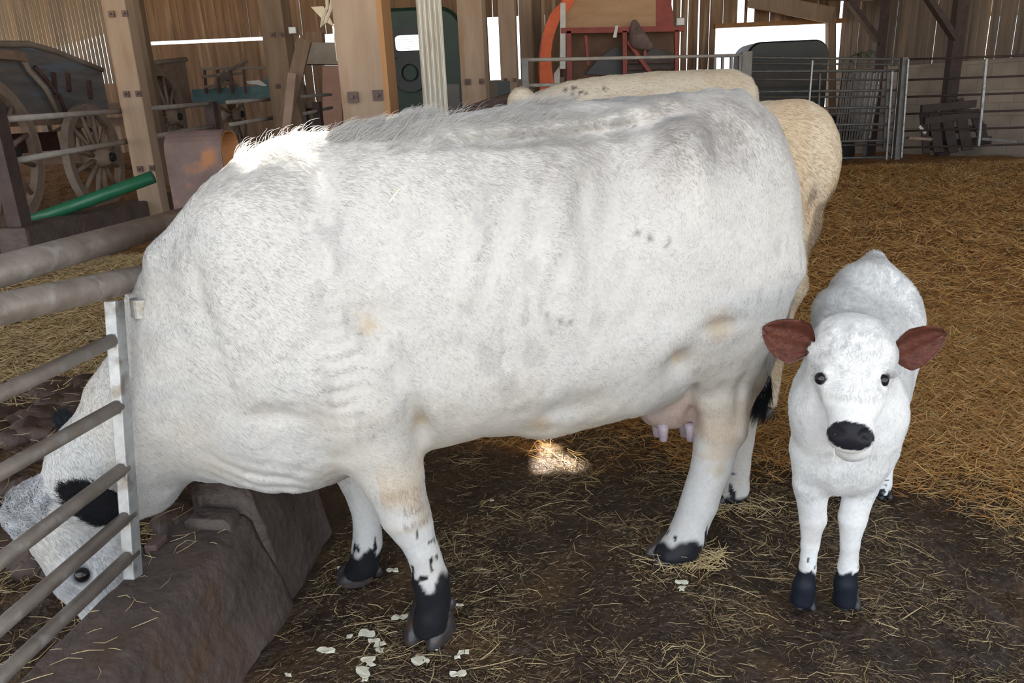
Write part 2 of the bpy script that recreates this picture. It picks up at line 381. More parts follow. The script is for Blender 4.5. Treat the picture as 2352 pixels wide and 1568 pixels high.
def mat_attr(name, rough=.8, spec=.2, transl=0.0, darkgloss=False, noise=0.0):
    m = bpy.data.materials.new(name); t, b = nt(m); N = t.nodes; L = t.links
    a = N.new('ShaderNodeAttribute'); a.attribute_name = 'Col'
    out = a.outputs['Color']
    if noise:
        n = N.new('ShaderNodeTexNoise'); n.inputs['Scale'].default_value = 90; n.inputs['Detail'].default_value = 4
        tc = N.new('ShaderNodeTexCoord'); L.new(tc.outputs['Object'], n.inputs['Vector'])
        mr = N.new('ShaderNodeMapRange'); mr.inputs[1].default_value = .3; mr.inputs[2].default_value = .7; mr.inputs[3].default_value = 1-noise; mr.inputs[4].default_value = 1+noise*.3; L.new(n.outputs[0], mr.inputs[0])
        mx = N.new('ShaderNodeMix'); mx.data_type = 'RGBA'; mx.blend_type = 'MULTIPLY'; mx.inputs[0].default_value = 1; L.new(out, mx.inputs[6]); L.new(mr.outputs[0], mx.inputs[7]); out = mx.outputs[2]
    L.new(out, b.inputs['Base Color']); b.inputs['Roughness'].default_value = rough; b.inputs['Specular IOR Level'].default_value = spec
    if darkgloss:
        bw = N.new('ShaderNodeRGBToBW'); L.new(a.outputs['Color'], bw.inputs[0])
        mr = N.new('ShaderNodeMapRange'); mr.inputs[1].default_value = .03; mr.inputs[2].default_value = .2; mr.inputs[3].default_value = .38; mr.inputs[4].default_value = rough; L.new(bw.outputs[0], mr.inputs[0]); L.new(mr.outputs[0], b.inputs['Roughness'])
    if transl:
        tr = N.new('ShaderNodeBsdfTranslucent'); L.new(out, tr.inputs[0]); ms = N.new('ShaderNodeMixShader'); ms.inputs[0].default_value = transl
        L.new(b.outputs[0], ms.inputs[1]); L.new(tr.outputs[0], ms.inputs[2]); L.new(ms.outputs[0], N['Material Output'].inputs[0])
    return m
M = {}
M['mud'] = mat_noise('mud', (0.021, 0.013, 0.009), (0.056, 0.034, 0.023), 9, .48, .9, c3=(0.096, 0.054, 0.024), s3=4, detail=10, bscale=45, dist=.02, t3=(.52, .72))
M['timber'] = mat_noise('timber', (0.24, 0.168, 0.116), (0.344, 0.252, 0.18), 3, .8, .3, (3, 3, .35), c3=(.26, .165, .10), s3=5)
M['timber_dark'] = mat_noise('timber_dark', (.13, .085, .055), (.22, .15, .10), 3, .85, .4, (3, 3, .35))
M['timber_orange'] = mat_noise('timber_orange', (0.304, 0.148, 0.056), (0.384, 0.204, 0.088), 3, .75, .3, (3, 3, .3))
M['boards'] = mat_noise('boards', (.17, .10, .06), (.33, .21, .13), 2.2, .85, .5, (4, 4, .25), c3=(.42, .30, .20), s3=2)
M['boards_grey'] = mat_noise('boards_grey', (.16, .13, .105), (.29, .235, .19), 2.2, .85, .5, (4, 4, .25), c3=(.33, .24, .17), s3=1.3)
M['block'] = None
M['rust'] = mat_noise('rust', (0.08, 0.048, 0.043), (0.136, 0.092, 0.084), 7, .75, .4, c3=(0.264, 0.112, 0.048), s3=7, t3=(.58, .70))
M['rust_orange'] = mat_noise('rust_orange', (0.4, 0.168, 0.056), (0.496, 0.24, 0.096), 9, .8, .3)
M['dark_steel'] = mat_noise('dark_steel', (0.036, 0.022, 0.021), (0.068, 0.044, 0.04), 9, .7, .3)
M['galv'] = mat_noise('galvanised_steel', (0.288, 0.304, 0.32), (0.464, 0.48, 0.496), 24, .42, .15, metal=.55, c3=(0.208, 0.184, 0.16), s3=16)
M['galv_dirty'] = mat_noise('dirty_galvanised_steel', (0.168, 0.14, 0.124), (0.288, 0.252, 0.228), 14, .5, .4, metal=.35, c3=(0.368, 0.36, 0.352), s3=22, t3=(.56, .78), detail=10)
M['pipe_grey'] = mat_noise('pipe_grey', (0.264, 0.24, 0.216), (0.384, 0.352, 0.32), 10, .6, .2)
M['gate_grey'] = mat_noise('gate_grey', (.13, .125, .12), (.21, .20, .19), 10, .55, .2, metal=.3)
M['concrete'] = mat_noise('muddy_concrete', (0.048, 0.034, 0.029), (0.104, 0.076, 0.066), 5, .62, 1.0, c3=(0.08, 0.044, 0.026), s3=4, bscale=30, dist=.012, detail=10)
M['plaster'] = mat_noise('plaster', (.42, .37, .31), (.52, .47, .40), 3, .9, .3)
M['wagon'] = mat_noise('weathered_wagon_paint', (.115, .105, .105), (.22, .205, .20), 3, .8, .4, (.5, .5, 4), c3=(.16, .21, .27), s3=2)
M['wagon_wood'] = mat_noise('wagon_wood', (.22, .145, .105), (.34, .24, .18), 6, .8, .3)
M['wagon_pale'] = mat_noise('wagon_pale', (0.24, 0.2, 0.16), (0.336, 0.288, 0.24), 6, .8, .3)
M['wheel'] = mat_noise('wheel_wood', (0.216, 0.16, 0.124), (0.32, 0.248, 0.196), 8, .8, .3)
M['iron'] = mat_noise('iron', (.06, .03, .025), (.12, .06, .05), 9, .7, .3)
M['teal'] = mat_noise('teal_paint', (.07, .14, .15), (.13, .22, .24), 5, .7, .2)
M['green_van'] = mat_noise('green_van', (.012, .035, .025), (.022, .055, .038), 4, .5, .05)
M['black_body'] = mat_noise('black_body', (.010, .016, .018), (.020, .028, .030), 4, .45, .05)
M['grey_panel'] = mat_noise('grey_panel', (.05, .045, .042), (.08, .07, .065), 4, .6, .1)
M['orange_paint'] = mat_noise('orange_paint', (.62, .09, .02), (.78, .14, .03), 5, .55, .1, c3=(.40, .08, .03), s3=3)
M['red_paint'] = mat_noise('red_paint', (.20, .035, .026), (.32, .060, .042), 5, .6, .1)
M['ply'] = mat_noise('plywood', (.38, .235, .13), (.47, .30, .18), 3, .75, .1, (1, 1, 4))
M['white_paint'] = mat_noise('white_paint', (.55, .55, .53), (.72, .72, .70), 8, .6, .1)
M['green_pipe'] = mat_noise('green_plastic', (.01, .10, .05), (.02, .14, .07), 8, .35, .1)
M['sheet'] = mat_noise('corrugated_sheet', (0.4, 0.368, 0.304), (0.576, 0.552, 0.496), 5, .45, .2, (4, 4, .5), c3=(.34, .25, .16), s3=4, metal=.3, t3=(.6, .72))
M['roof'] = mat_noise('roof_sheet', (.10, .09, .085), (.17, .15, .14), 3, .8, .2)
M['black'] = mat_noise('black_rubber', (.010, .010, .011), (.022, .022, .024), 9, .6, .2)
M['sack'] = mat_noise('sack', (.10, .07, .062), (.18, .13, .115), 9, .85, .4)
M['rope'] = mat_noise('rope', (.50, .42, .32), (.64, .55, .44), 30, .9, .4)
M['hoof'] = mat_noise('hoof_horn', (.022, .019, .022), (.062, .052, .053), 14, .35, .3, (1, 1, 3), c3=(.09, .05, .03), s3=20)
M['leaf'] = mat_noise('leaf', (.02, .03, .01), (.05, .06, .02), 9, .6, .1)
M['peel'] = mat_noise('peel', (.62, .60, .47), (.80, .78, .66), 30, .45, .2)
M['teat'] = mat_noise('teat_skin', (.36, .30, .36), (.46, .38, .43), 30, .45, .5)
M['straw'] = mat_attr('straw', .55, .4, .15)
M['hoof_dark'] = mat_noise('dark_hoof', (.016, .018, .024), (.035, .036, .045), 14, .4, .3)
M['coat'] = mat_attr('coat', .85, .15, 0, True, noise=.10)
M['hair'] = mat_attr('hair', .55, .25, .28)
M['eye'] = mat_noise('eye', (.006, .005, .008), (.012, .009, .012), 9, .06, 0)
def mix_floor():
    m = M['mud']; t = m.node_tree; N = t.nodes; L = t.links; b = N['Principled BSDF']; src = b.inputs['Base Color'].links[0].from_socket
    a = N.new('ShaderNodeAttribute'); a.attribute_name = 'Col'; n = N.new('ShaderNodeTexNoise'); n.inputs['Scale'].default_value = 30; n.inputs['Detail'].default_value = 8
    tc = N.new('ShaderNodeTexCoord'); L.new(tc.outputs['Object'], n.inputs['Vector'])
    r = N.new('ShaderNodeValToRGB'); r.color_ramp.elements[0].position = .35; r.color_ramp.elements[1].position = .65; r.color_ramp.elements[0].color = (.15, .065, .018, 1); r.color_ramp.elements[1].color = (.46, .23, .07, 1); L.new(n.outputs[0], r.inputs[0])
    mx = N.new('ShaderNodeMix'); mx.data_type = 'RGBA'; L.new(a.outputs['Fac'], mx.inputs[0]); L.new(src, mx.inputs[6]); L.new(r.outputs[0], mx.inputs[7]); L.new(mx.outputs[2], b.inputs['Base Color'])
    mr = N.new('ShaderNodeMapRange'); mr.inputs[3].default_value = .42; mr.inputs[4].default_value = .85; L.new(a.outputs['Fac'], mr.inputs[0]); L.new(mr.outputs[0], b.inputs['Roughness'])
mix_floor()
def mat_block():
    m = bpy.data.materials.new('block_wall'); t, b = nt(m); N = t.nodes; L = t.links
    tc = N.new('ShaderNodeTexCoord'); mp = N.new('ShaderNodeMapping'); mp.inputs['Rotation'].default_value = (radians(90), 0, 0); L.new(tc.outputs['Object'], mp.inputs[0])
    br = N.new('ShaderNodeTexBrick'); br.inputs['Scale'].default_value = 1; br.inputs['Brick Width'].default_value = .45; br.inputs['Row Height'].default_value = .225; br.inputs['Mortar Size'].default_value = .008
    br.inputs['Color1'].default_value = (.50, .43, .36, 1); br.inputs['Color2'].default_value = (.43, .37, .31, 1); br.inputs['Mortar'].default_value = (.36, .31, .26, 1)
    L.new(mp.outputs[0], br.inputs['Vector']); n = N.new('ShaderNodeTexNoise'); n.inputs['Scale'].default_value = 1.5; n.inputs['Detail'].default_value = 6; L.new(tc.outputs['Object'], n.inputs['Vector'])
    mr = N.new('ShaderNodeMapRange'); mr.inputs[1].default_value = .35; mr.inputs[2].default_value = .65; mr.inputs[3].default_value = .75; mr.inputs[4].default_value = 1.15; L.new(n.outputs[0], mr.inputs[0])
    mx = N.new('ShaderNodeMix'); mx.data_type = 'RGBA'; mx.blend_type = 'MULTIPLY'; mx.inputs[0].default_value = 1; L.new(br.outputs[0], mx.inputs[6]); L.new(mr.outputs[0], mx.inputs[7]); L.new(mx.outputs[2], b.inputs['Base Color']); b.inputs['Roughness'].default_value = .9
    return m
M['block'] = mat_block()
def mat_glass():
    m = bpy.data.materials.new('van_glass'); t, b = nt(m); b.inputs['Base Color'].default_value = (.9, .92, .95, 1); b.inputs['Roughness'].default_value = .1; b.inputs['Transmission Weight'].default_value = 1; b.inputs['IOR'].default_value = 1.05
    return m
M['glass'] = mat_glass()
# ---------------------------------------------------------------- the barn
AX = np.array([sin(radians(7)), cos(radians(7)), 0.0])       # the barn's long axis
def on_plane(px, py, p0, e=AX):                              # pixel ray meets the vertical plane through p0 along e
    n = np.cross(e, (0, 0, 1)); d = ray(px, py); return CAMP+d*(((np.array(p0)-CAMP) @ n)/(d @ n))
def smooth01(x, a, b):
    t = np.clip((x-a)/(b-a), 0, 1); return t*t*(3-2*t)
def gh(X, Y):                                                # height of the littered floor
    X = np.asarray(X, float); Y = np.asarray(Y, float)
    P = np.stack([X, Y, 0*X], -1)
    z = .030*(fbm(P, 2.6, 1, 3)-.5)+.022*(fbm(P, 14, 2, 3)-.5)
    z = z+.16*smooth01(Y, 2.9, 6)*smooth01(X, .2, 1.6)
    z = z+.12*(fbm(P, 1.6, 21, 2)-.5)*smooth01(Y, 3.4, 6)*smooth01(X, .6, 1.5)
    z = z+.45*smooth01(Y, 3.0, 5.2)*smooth01(-X, .9, 1.6)
    z = z+.32*smooth01(Y, 9.6, 11.8)*smooth01(-X, 2.5, 3.5)
    z = z+.03*(fbm(P, 5, 23, 2)-.5)*smooth01(Y, 2.6, 3.2)*smooth01(X, .3, .9)
    z = z+.20*np.exp(-(((X+2.0)/.75)**2+((Y-2.95)/.50)**2))+.03*(fbm(P, 9, 8, 2)-.5)*smooth01(-X, 1.1, 1.4)
    return z
def grid_ground(x0, x1, y0, y1, nx, ny, py=1.0):
    xs = 1.2*np.sinh(np.linspace(math.asinh(x0/1.2), math.asinh(x1/1.2), nx)); ys = y0+(y1-y0)*np.linspace(0, 1, ny)**py
    Xg, Yg = np.meshgrid(xs, ys, indexing='ij'); v = np.stack([Xg, Yg, gh(Xg, Yg)], -1).reshape(-1, 3)
    i = np.arange(nx*ny).reshape(nx, ny); q = np.stack([i[:-1, :-1], i[1:, :-1], i[1:, 1:], i[:-1, 1:]], -1).reshape(-1, 4)
    return v, q
def gold_mask(X, Y):
    P = np.stack([X, Y, 0*X], -1)
    g = smooth01(Y+.35*X+.5*(fbm(P, 3, 77, 2)-.5), 2.75, 3.3)*smooth01(X, -.7, -.5)
    h = smooth01(Y-.15*X+.3*(fbm(P, 3, 7, 2)-.5), 3.5, 3.9)*smooth01(-X, .2, .6)
    return np.maximum(g, .8*h)
v, q = grid_ground(-13, 15, -1.0, 24, 1100, 900, 1.9)
gm_ = gold_mask(v[:, 0], v[:, 1]); floor = np_mesh('floor', v, q, M['mud'], cols=np.stack([gm_]*3, 1)); tag(floor, kind='structure')
yard = MB(); yard.add([(-60, -60, -.05), (60, -60, -.05), (60, 90, -.05), (-60, 90, -.05)], [(0, 1, 2, 3)])
tag(yard.build('floor_yard', mat_noise('yard', (.30, .25, .18), (.42, .36, .27), 2, .9, .2)), kind='structure')

# roof, open sheets where the sun comes through
def roof_z(x): return 6.1-.18*abs(x)
EAVE = 3.0
def sun_hit(p):                                              # where the sun ray through p meets the roof
    t = 4.0
    for _ in range(20): t = (roof_z(p[0]+SUN_DIR[0]*t)-p[2])/SUN_DIR[2]
    return np.array(p)+SUN_DIR*t
def in_poly(x, y, poly):
    c = np.zeros(x.shape, bool); n = len(poly)
    for i in range(n):
        x0, y0 = poly[i][:2]; x1, y1 = poly[(i+1) % n][:2]
        if y0 == y1: continue
        c ^= ((y0 > y) != (y1 > y)) & (x < (x1-x0)*(y-y0)/(y1-y0)+x0)
    return c
HOLES = [[sun_hit(at(*p)) for p in poly] for poly in (
    [(505, 425, 1.93), (570, 350, 1.99), (605, 300, 2.1), (735, 290, 2.2), (764, 325, 2.02), (742, 352, 1.86), (690, 385, 1.78), (620, 395, 1.77), (560, 420, 1.80)],
    [(905, 300, 1.95), (900, 270, 2.15), (950, 262, 2.15), (945, 305, 1.95)])]
HOLES += [[sun_hit(gnd(*p)) for p in poly] for poly in ([(1236, 1030), (1245, 1018), (1262, 1018), (1285, 1045), (1335, 1066), (1330, 1072), (1290, 1076), (1240, 1084)], [(1232, 1532), (1255, 1528), (1262, 1540), (1240, 1545)], [(1240, 1556), (1275, 1554), (1280, 1575), (1245, 1580)])]
def roof_side(nm, x0, x1):
    fine = .03; xs = np.unique(np.round(np.concatenate([np.arange(x0, x1+.01, 1.0), np.arange(max(x0, -3.6), min(x1, 0.6), fine), [x0, x1]]), 4))
    ys = np.unique(np.round(np.concatenate([np.arange(-1.5, 24.6, 1.0), np.arange(2.6, 7.0, fine)]), 4))
    Xg, Yg = np.meshgrid(xs, ys, indexing='ij'); v = np.stack([Xg, Yg, roof_z(1)*0+6.1-.18*np.abs(Xg)], -1).reshape(-1, 3)
    i = np.arange(Xg.size).reshape(Xg.shape); q = np.stack([i[:-1, :-1], i[1:, :-1], i[1:, 1:], i[:-1, 1:]], -1).reshape(-1, 4)
    c = v[q].mean(1); keep = np.ones(len(q), bool)
    for h in HOLES: keep &= ~in_poly(c[:, 0], c[:, 1], h)
    o = np_mesh(nm, v, q[keep], M['roof'], smooth=False); tag(o, kind='structure')
roof_side('ceiling', -13.5, 0.0); roof_side('ceiling_right', 0.0, 15.0)

def planks(name, p0, p1, z0, z1, pitch, gap, mat, skip=(), jit=.0, thick=.025, parent=None, kind=True):   # vertical boards from p0 to p1
    p0 = np.array([p0[0], p0[1], 0.]); p1 = np.array([p1[0], p1[1], 0.]); d = p1-p0; Lh = np.linalg.norm(d); d /= Lh; n = np.array([-d[1], d[0], 0])
    mb = MB(); s = 0; rr = random.Random(len(name)*7+int(p0[0]*10))
    while s < Lh:
        w = pitch*(1+rr.uniform(-jit, jit)); g = gap*(rr.uniform(.2, 1.8) if jit else 1)
        c = s+w/2; X = (p0+d*c)[0]
        if not any(a < X < b for a, b in skip):
            off = rr.uniform(-.012, .012) if jit else 0
            mb.frame(p0+d*(s+(w-g)/2)+n*off+np.array([0, 0, (z0+z1)/2]), d*(w-g)/2, n*thick/2, (0, 0, (z1-z0)/2))
        s += w
    o = mb.build(name, mat, parent)
    if kind: tag(o, kind='structure')
    return o
YB = 17.0
bX = lambda px: at(px, 150, YB)[0]
bZ = lambda px, py, Y=YB: at(px, py, Y)[2]
planks('wall_back_left', (bX(-120), YB), (bX(262), YB), bZ(60, 200), 4.3, .085, .019, M['boards_grey'])
planks('wall_back_left_plinth', (bX(-120), YB), (bX(262), YB), -.1, bZ(60, 200), .2, .001, M['boards'])
planks('wall_back_door_top', (bX(262), YB), (bX(760), YB), bZ(480, 90), 5.3, .16, .004, M['boards'], jit=.2)
planks('wall_back_door', (bX(355), YB), (bX(608), YB), -.1, bZ(480, 98), .16, .002, M['boards'])
planks('wall_back_inner', (bX(612), YB), (bX(742), YB), -.1, bZ(480, 90), .16, .008, M['boards'], jit=.2)
planks('wall_back_outer', (bX(262), YB), (bX(347), YB), -.1, bZ(480, 90), .16, .004, M['boards'])
planks('wall_back_low', (bX(742), YB), (bX(1250), YB), -.1, bZ(1160, 183), .9, .0, M['plaster'])
planks('wall_back_centre', (bX(780), YB), (bX(1108), YB), bZ(1160, 183), 5.5, .16, .004, M['boards'], jit=.2, skip=((bX(895), bX(985)),))
planks('wall_back_centre_high', (bX(890), YB), (bX(990), YB), bZ(940, 60), 5.5, .16, .002, M['boards'])
planks('wall_back_high', (bX(742), YB), (bX(1250), YB), bZ(1160, 38), 5.6, .16, .004, M['boards'], jit=.2)
planks('wall_back_machine', (bX(1240), YB), (bX(1500), YB), -.1, 5.5, .16, .003, M['boards'], jit=.2)
planks('wall_back_boards', (bX(1500), YB), (bX(1636), YB), -.1, 5.9, .19, .022, M['boards'], jit=.3)
planks('wall_back_above', (bX(1636), YB), (bX(1915), YB), bZ(1770, 56), 5.2, .17, .006, M['boards'], jit=.2, skip=((bX(1689), bX(1722)),))
planks('wall_back_post', (bX(1704), YB), (bX(1709), YB), bZ(1770, 56), 5.2, .06, .0, M['boards'])
planks('wall_back_lintel', (bX(1636), YB-.05), (bX(1915), YB-.05), bZ(1770, 60), bZ(1770, 50), 9, 0, M['timber_orange'], thick=.1)
# right-hand wall, ribbed boards over concrete block
RW0 = np.array([at(1926, 150, 17.0)[0], 17.0]); RW1 = np.array([at(2440, 150, 13.2)[0], 13.2])
rd = RW1-RW0
zbk = lambda s: 1.4+.05+.30
ztop_blk = bZ(2200, 143, 15.0)
planks('wall_right', RW0, RW1, ztop_blk, 5.2, .095, .009, M['boards_grey'], jit=.5)
mb = MB(); c = (RW0+RW1)/2; L2 = np.linalg.norm(rd); yaw = math.atan2(rd[1], rd[0])
mb.box((0, 0, 0), (L2, .2, ztop_blk+.1)); o = mb.build('wall_right_block', M['block']); o.location = (c[0], c[1]+.05, ztop_blk/2-.05); o.rotation_euler = (0, 0, yaw); tag(o, kind='structure')
mb = MB(); mb.box((14.9, 6, .6), (.15, 15, 1.2)); tag(mb.build('wall_right_side', M['boards_grey']), kind='structure')  # out-of-view wall, upper part left off so skylight enters from the right
mb = MB(); mb.box((-13.3, 12, .7), (.15, 26, 1.4)); tag(mb.build('wall_left', M['boards_grey']), kind='structure')  # unseen wall, kept low to let more skylight in

# roof timbers that show
tm = MB()
for i, (a, b, w, h, lab) in enumerate([
    ((-13, 10.2, 2.95), (-3.4, 10.2, 3.35), .12, .26, 'dark tie beam crossing the roof above the first wagon'),
    ((-10.5, 13.5, 3.55), (-3.0, 13.5, 4.1), .10, .24, 'dark rafter above the barn door with the light strip'),
    ((-9.2, 10.2, 3.1), (-7.2, 10.2, 2.1), .10, .14, None), ((-7.2, 10.2, 2.1), (-6.2, 10.2, 3.2), .10, .14, None)]):
    o = MB().beam(a, b, w, h).build('roof_beam' if i < 2 else 'roof_brace', M['timber_dark'], loc=a)
    tag(o, lab or ('slanting brace leaning left under the dark tie beam' if i == 2 else 'slanting brace leaning right under the dark tie beam'), 'beam')
o = MB().beam(at(1720, -2, 16.5), at(1912, 36, 16.2), .10, .30).build('roof_rafter', M['timber'], loc=at(1720, -2, 16.5)); tag(o, 'pale new rafter sloping down above the bright barn opening', 'beam')
o = MB().beam(at(1908, -20, 16.6), at(1908, 330, 16.6), .16, .16).build('door_post', M['timber'], loc=at(1908, 330, 16.6)); tag(o, 'pale timber door post on the right of the bright opening', 'post')
def steel_post(pxt, Y, w, lab, brace=None):
    b = at(pxt, 330, Y); x = at(pxt, 60, Y)[0]
    r = empty('steel_post', (x, Y, 0), lab, 'post')
    MB().box((x, Y, 2.0), (w, .18, 4.0)).build('shaft', M['dark_steel'], r)
    if brace: MB().beam(at(*brace[0], Y-.05), at(*brace[1], Y-.05), .09, .16, (0, 1, 0)).build('brace', M['dark_steel'], r)
steel_post(2024, 15.3, .18, 'dark steel post right of the leaning hurdles, against the ribbed boards', ((1948, 0), (2022, 100)))
steel_post(2201, 14.2, .20, 'dark steel post rising behind the broken pallet on the right wall', ((2128, -10), (2194, 90)))
o = MB().beam(at(1726, -12, 16.9), at(2010, -6, 15.4), .15, .14).build('roof_plate', M['timber_dark'], loc=at(1726, -12, 16.9)); tag(o, 'dark wall plate running under the roof at the right corner', 'beam')

# ---------------------------------------------------------------- timber posts in the barn
def timber_post(px, yref, Y, w, d, lab, plates=(), side=False, mat='timber', top=6.0):
    x = at(px, yref, Y)[0]; r = empty('timber_post', (x, Y, 0), lab, 'post', None)
    ya = -radians(7)
    top = min(top, roof_z(x)-.05); MB().box((x, Y, top/2), (w, d, top), ya).build('shaft', M[mat], r, bevel=.008)
    if side:
        c = np.array([x, Y, top/2])+(w/2+.012)*np.array([cos(ya), sin(ya), 0])
        MB().box(c, (.03, d*.98, top), ya).build('side_board', M['timber_orange'], r)
    for (a, b, s) in plates:
        p = at(a, b, Y-d/2/cos(ya)-.012); m = MB().box(p, (s, .012, s), ya); pl = m.build('bolt_plate', M['rust'], r)
        mm = MB(); mm.tube([p, p-np.array([0, .03, 0])], s*.16, 6); mm.build('bolt', M['rust'], pl)
    return r
timber_post(312, 240, 6.3, .195, .12, 'pale timber post standing in front of the first wagon wheel', [(256, 32, .045), (287, 31, .045), (290, 216, .045), (318, 215, .045), (321, 388, .045), (349, 386, .045)])
timber_post(641, 100, 9.0, .26, .26, 'brown timber post behind the leaning planks', [(626, 80, .05), (650, 80, .05), (638, 198, .05)], mat='timber_dark')
timber_post(833, 100, 4.7, .262, .20, 'thick pale timber post with an orange side face, nearest the cow', [(810, 223, .06), (868, 219, .06)], side=True)
timber_post(1087, 100, 8.0, .245, .28, 'pale timber post right of the green van', [(1074, 188, .055), (1107, 187, .055)], side=False)
timber_post(1168, 100, 11.0, .225, .25, 'timber post between the two bright gaps left of the red machine', [(1161, 184, .05), (1182, 184, .05)])
timber_post(1210, 100, 13.2, .21, .24, 'thin timber post behind the galvanised gate end')
timber_post(1235, 100, 15.2, .15, .24, 'thin timber post touching the orange curved casing', mat='timber_dark')
timber_post(333, 100, 10.5, .10, .12, 'dark slim post just right of the post by the first wagon', mat='timber_dark')

# corrugated sheet strip
def corrugated(name, a, b, t, r, nfl, z0, z1, parent=None, loc=None):
    a = np.array(a); b = np.array(b); d = b-a; L = np.linalg.norm(d); d /= L; nn = np.array([-d[1], d[0], 0]); K = nfl*10+1
    prof = [a+d*L*i/(K-1)+nn*r*sin(2*pi*nfl*i/(K-1)) for i in range(K)]
    vs = []; 
    for z in (z0, z1):
        for s in (0, 1): vs += [(p[0]+nn[0]*t*s, p[1]+nn[1]*t*s, z) for p in prof]
    fs = []
    for i in range(K-1):
        fs += [(i, i+1, 2*K+i+1, 2*K+i), (K+i, 3*K+i, 3*K+i+1, K+i+1), (2*K+i, 2*K+i+1, 3*K+i+1, 3*K+i), (i, K+i, K+i+1, i+1)]
    fs += [(0, 2*K, 3*K, K), (K-1, 2*K-1, 4*K-1, 3*K-1)]
    return MB().add(vs, fs).build(name, M['sheet'], parent, smooth=False, loc=loc)
cx = at(990, 120, 4.4)[0]
o = corrugated('corrugated_sheet', (cx-.065, 4.42, 0), (cx+.075, 4.38, 0), .002, .011, 5, .05, 3.6, loc=(cx, 4.4, 0)); tag(o, 'narrow upright corrugated metal sheet right of the thick timber post', 'metal sheet')

# ---------------------------------------------------------------- green van
def rounded_poly(w, h, r, n=8, only_top=True):
    pts = [(-w/2, 0), (w/2, 0)]
    for k in range(n+1): a = pi/2*k/n; pts.append((w/2-r+r*cos(a), h-r+r*sin(a)))
    for k in range(n+1): a = pi/2+pi/2*k/n; pts.append((-w/2+r+r*cos(a), h-r+r*sin(a)))
    return pts
def shell(name, poly, x, y, depth, bow, mat, parent):         # rounded-edge extrusion facing the camera
    mb = MB(); K = len(poly); lay = [(0.0, .975), (.02, .99), (.05, 1.0), (depth, 1.0)]
    cx_ = 0; cz = max(p[1] for p in poly)/2; vs = []
    for dy, s in lay: vs += [(x+(px_-cx_)*s, y+dy, max(cz+(pz-cz)*s, .02)) for px_, pz in poly]
    fs = [tuple(range(K))]+[(i*K+k, i*K+(k+1) % K, (i+1)*K+(k+1) % K, (i+1)*K+k) for i in range(len(lay)-1) for k in range(K)]+[tuple(range(len(lay)*K-1, (len(lay)-1)*K-1, -1))]
    return mb.add(vs, fs).build(name, mat, parent, smooth=False)
Yv = 12.0; vx = at(942, 150, Yv)[0]; vt = at(942, 14, Yv)[2]
van = empty('van', (vx, Yv, .1), 'dark green van with a rounded roof, seen from behind between the timber posts', 'van')
w_ = 236*Yv/F_PX*1.0
wc = at(940, 98, Yv-.03); gw, ghh = 62*Yv/F_PX*1.0, 32*Yv/F_PX*1.0
def holed(name, poly, x, y, hole, par, mat):                 # panel with a rectangular window opening
    hx, hz, hw, hh_ = hole; mb = MB(); n = len(poly); out = [np.array([x+p[0], y, max(p[1], .02)]) for p in poly]; cz = hz
    ins = []
    for p in out:
        dx, dz = p[0]-hx, p[2]-cz; k = max(abs(dx)/(hw/2), abs(dz)/(hh_/2)); ins.append(np.array([hx+dx/k, y, cz+dz/k]))
    # add the corners of the opening
    O = []; I = []
    for i in range(n):
        for t in np.linspace(0, 1, 24, endpoint=False):
            p = out[i]*(1-t)+out[(i+1) % n]*t; dx, dz = p[0]-hx, p[2]-cz; k = (abs(dx/(hw/2))**6+abs(dz/(hh_/2))**6)**(1/6); O.append(p); I.append(np.array([hx+dx/k, y, cz+dz/k]))
    K = len(O); vs = O+I+[p+np.array([0, .04, 0]) for p in O]+[p+np.array([0, .04, 0]) for p in I]
    fs = [(i, (i+1) % K, K+(i+1) % K, K+i) for i in range(K)]+[(2*K+i, 3*K+i, 3*K+(i+1) % K, 2*K+(i+1) % K) for i in range(K)]+[(K+i, K+(i+1) % K, 3*K+(i+1) % K, 3*K+i) for i in range(K)]
    return mb.add(vs, fs).build(name, mat, par)
vp = rounded_poly(w_, vt, .36); sk = MB(); K = len(vp)
lay = [(.0, .955), (.05, .99), (.14, 1.0), (3.2, 1.0)]; vs = [(vx+p[0]*s_, Yv+dy, max(p[1]*s_+vt*(1-s_)*.5, .02)) for dy, s_ in lay for p in vp]
sk.add(vs, [(i*K+k, i*K+(k+1) % K, (i+1)*K+(k+1) % K, (i+1)*K+k) for i in range(3) for k in range(K)]).build('body', M['green_van'], van, smooth=False)
vq = [(p[0]*.955, p[1]*.955+vt*.0225) for p in vp]
dr = holed('rear_door', vq, vx, Yv, (wc[0], wc[2], gw, ghh), van, M['green_van'])
wb = at(940, 98, Yv+3.2); holed('front_panel', vp, vx, Yv+3.15, (wb[0], wb[2]+.02, gw*1.7, ghh*2.2), van, M['green_van'])
wf = holed('rear_window_frame', [(wc[0]-vx-gw*.68, wc[2]-ghh*.9), (wc[0]-vx+gw*.68, wc[2]-ghh*.9), (wc[0]-vx+gw*.68, wc[2]+ghh*.9), (wc[0]-vx-gw*.68, wc[2]+ghh*.9)], vx, Yv-.03, (wc[0], wc[2], gw*.98, ghh*.98), van, M['black_body'])
gm = MB()
for k in range(14): gm.box((wc[0]-gw/2+gw*k/13, Yv-.02, wc[2]), (.004, .004, ghh))
for k in range(8): gm.box((wc[0], Yv-.02, wc[2]-ghh/2+ghh*k/7), (gw, .004, .004))
gm.build('wire_grille', M['gate_grey'], wf)
sc_ = at(943, 168, Yv-.05); sw = MB(); sw.ring((sc_[0], Yv-.05, sc_[2]), (0, 1, 0), .13, .27, .10, 40); o = sw.build('spare_wheel', M['black_body'], van, smooth=False)
MB().ring((sc_[0], Yv-.08, sc_[2]), (0, 1, 0), .001, .10, .05, 24).build('hub', M['green_van'], o)
MB().box((vx, Yv-.06, .62), (w_*.96, .10, .16)).build('bumper', M['black_body'], van, bevel=.02)
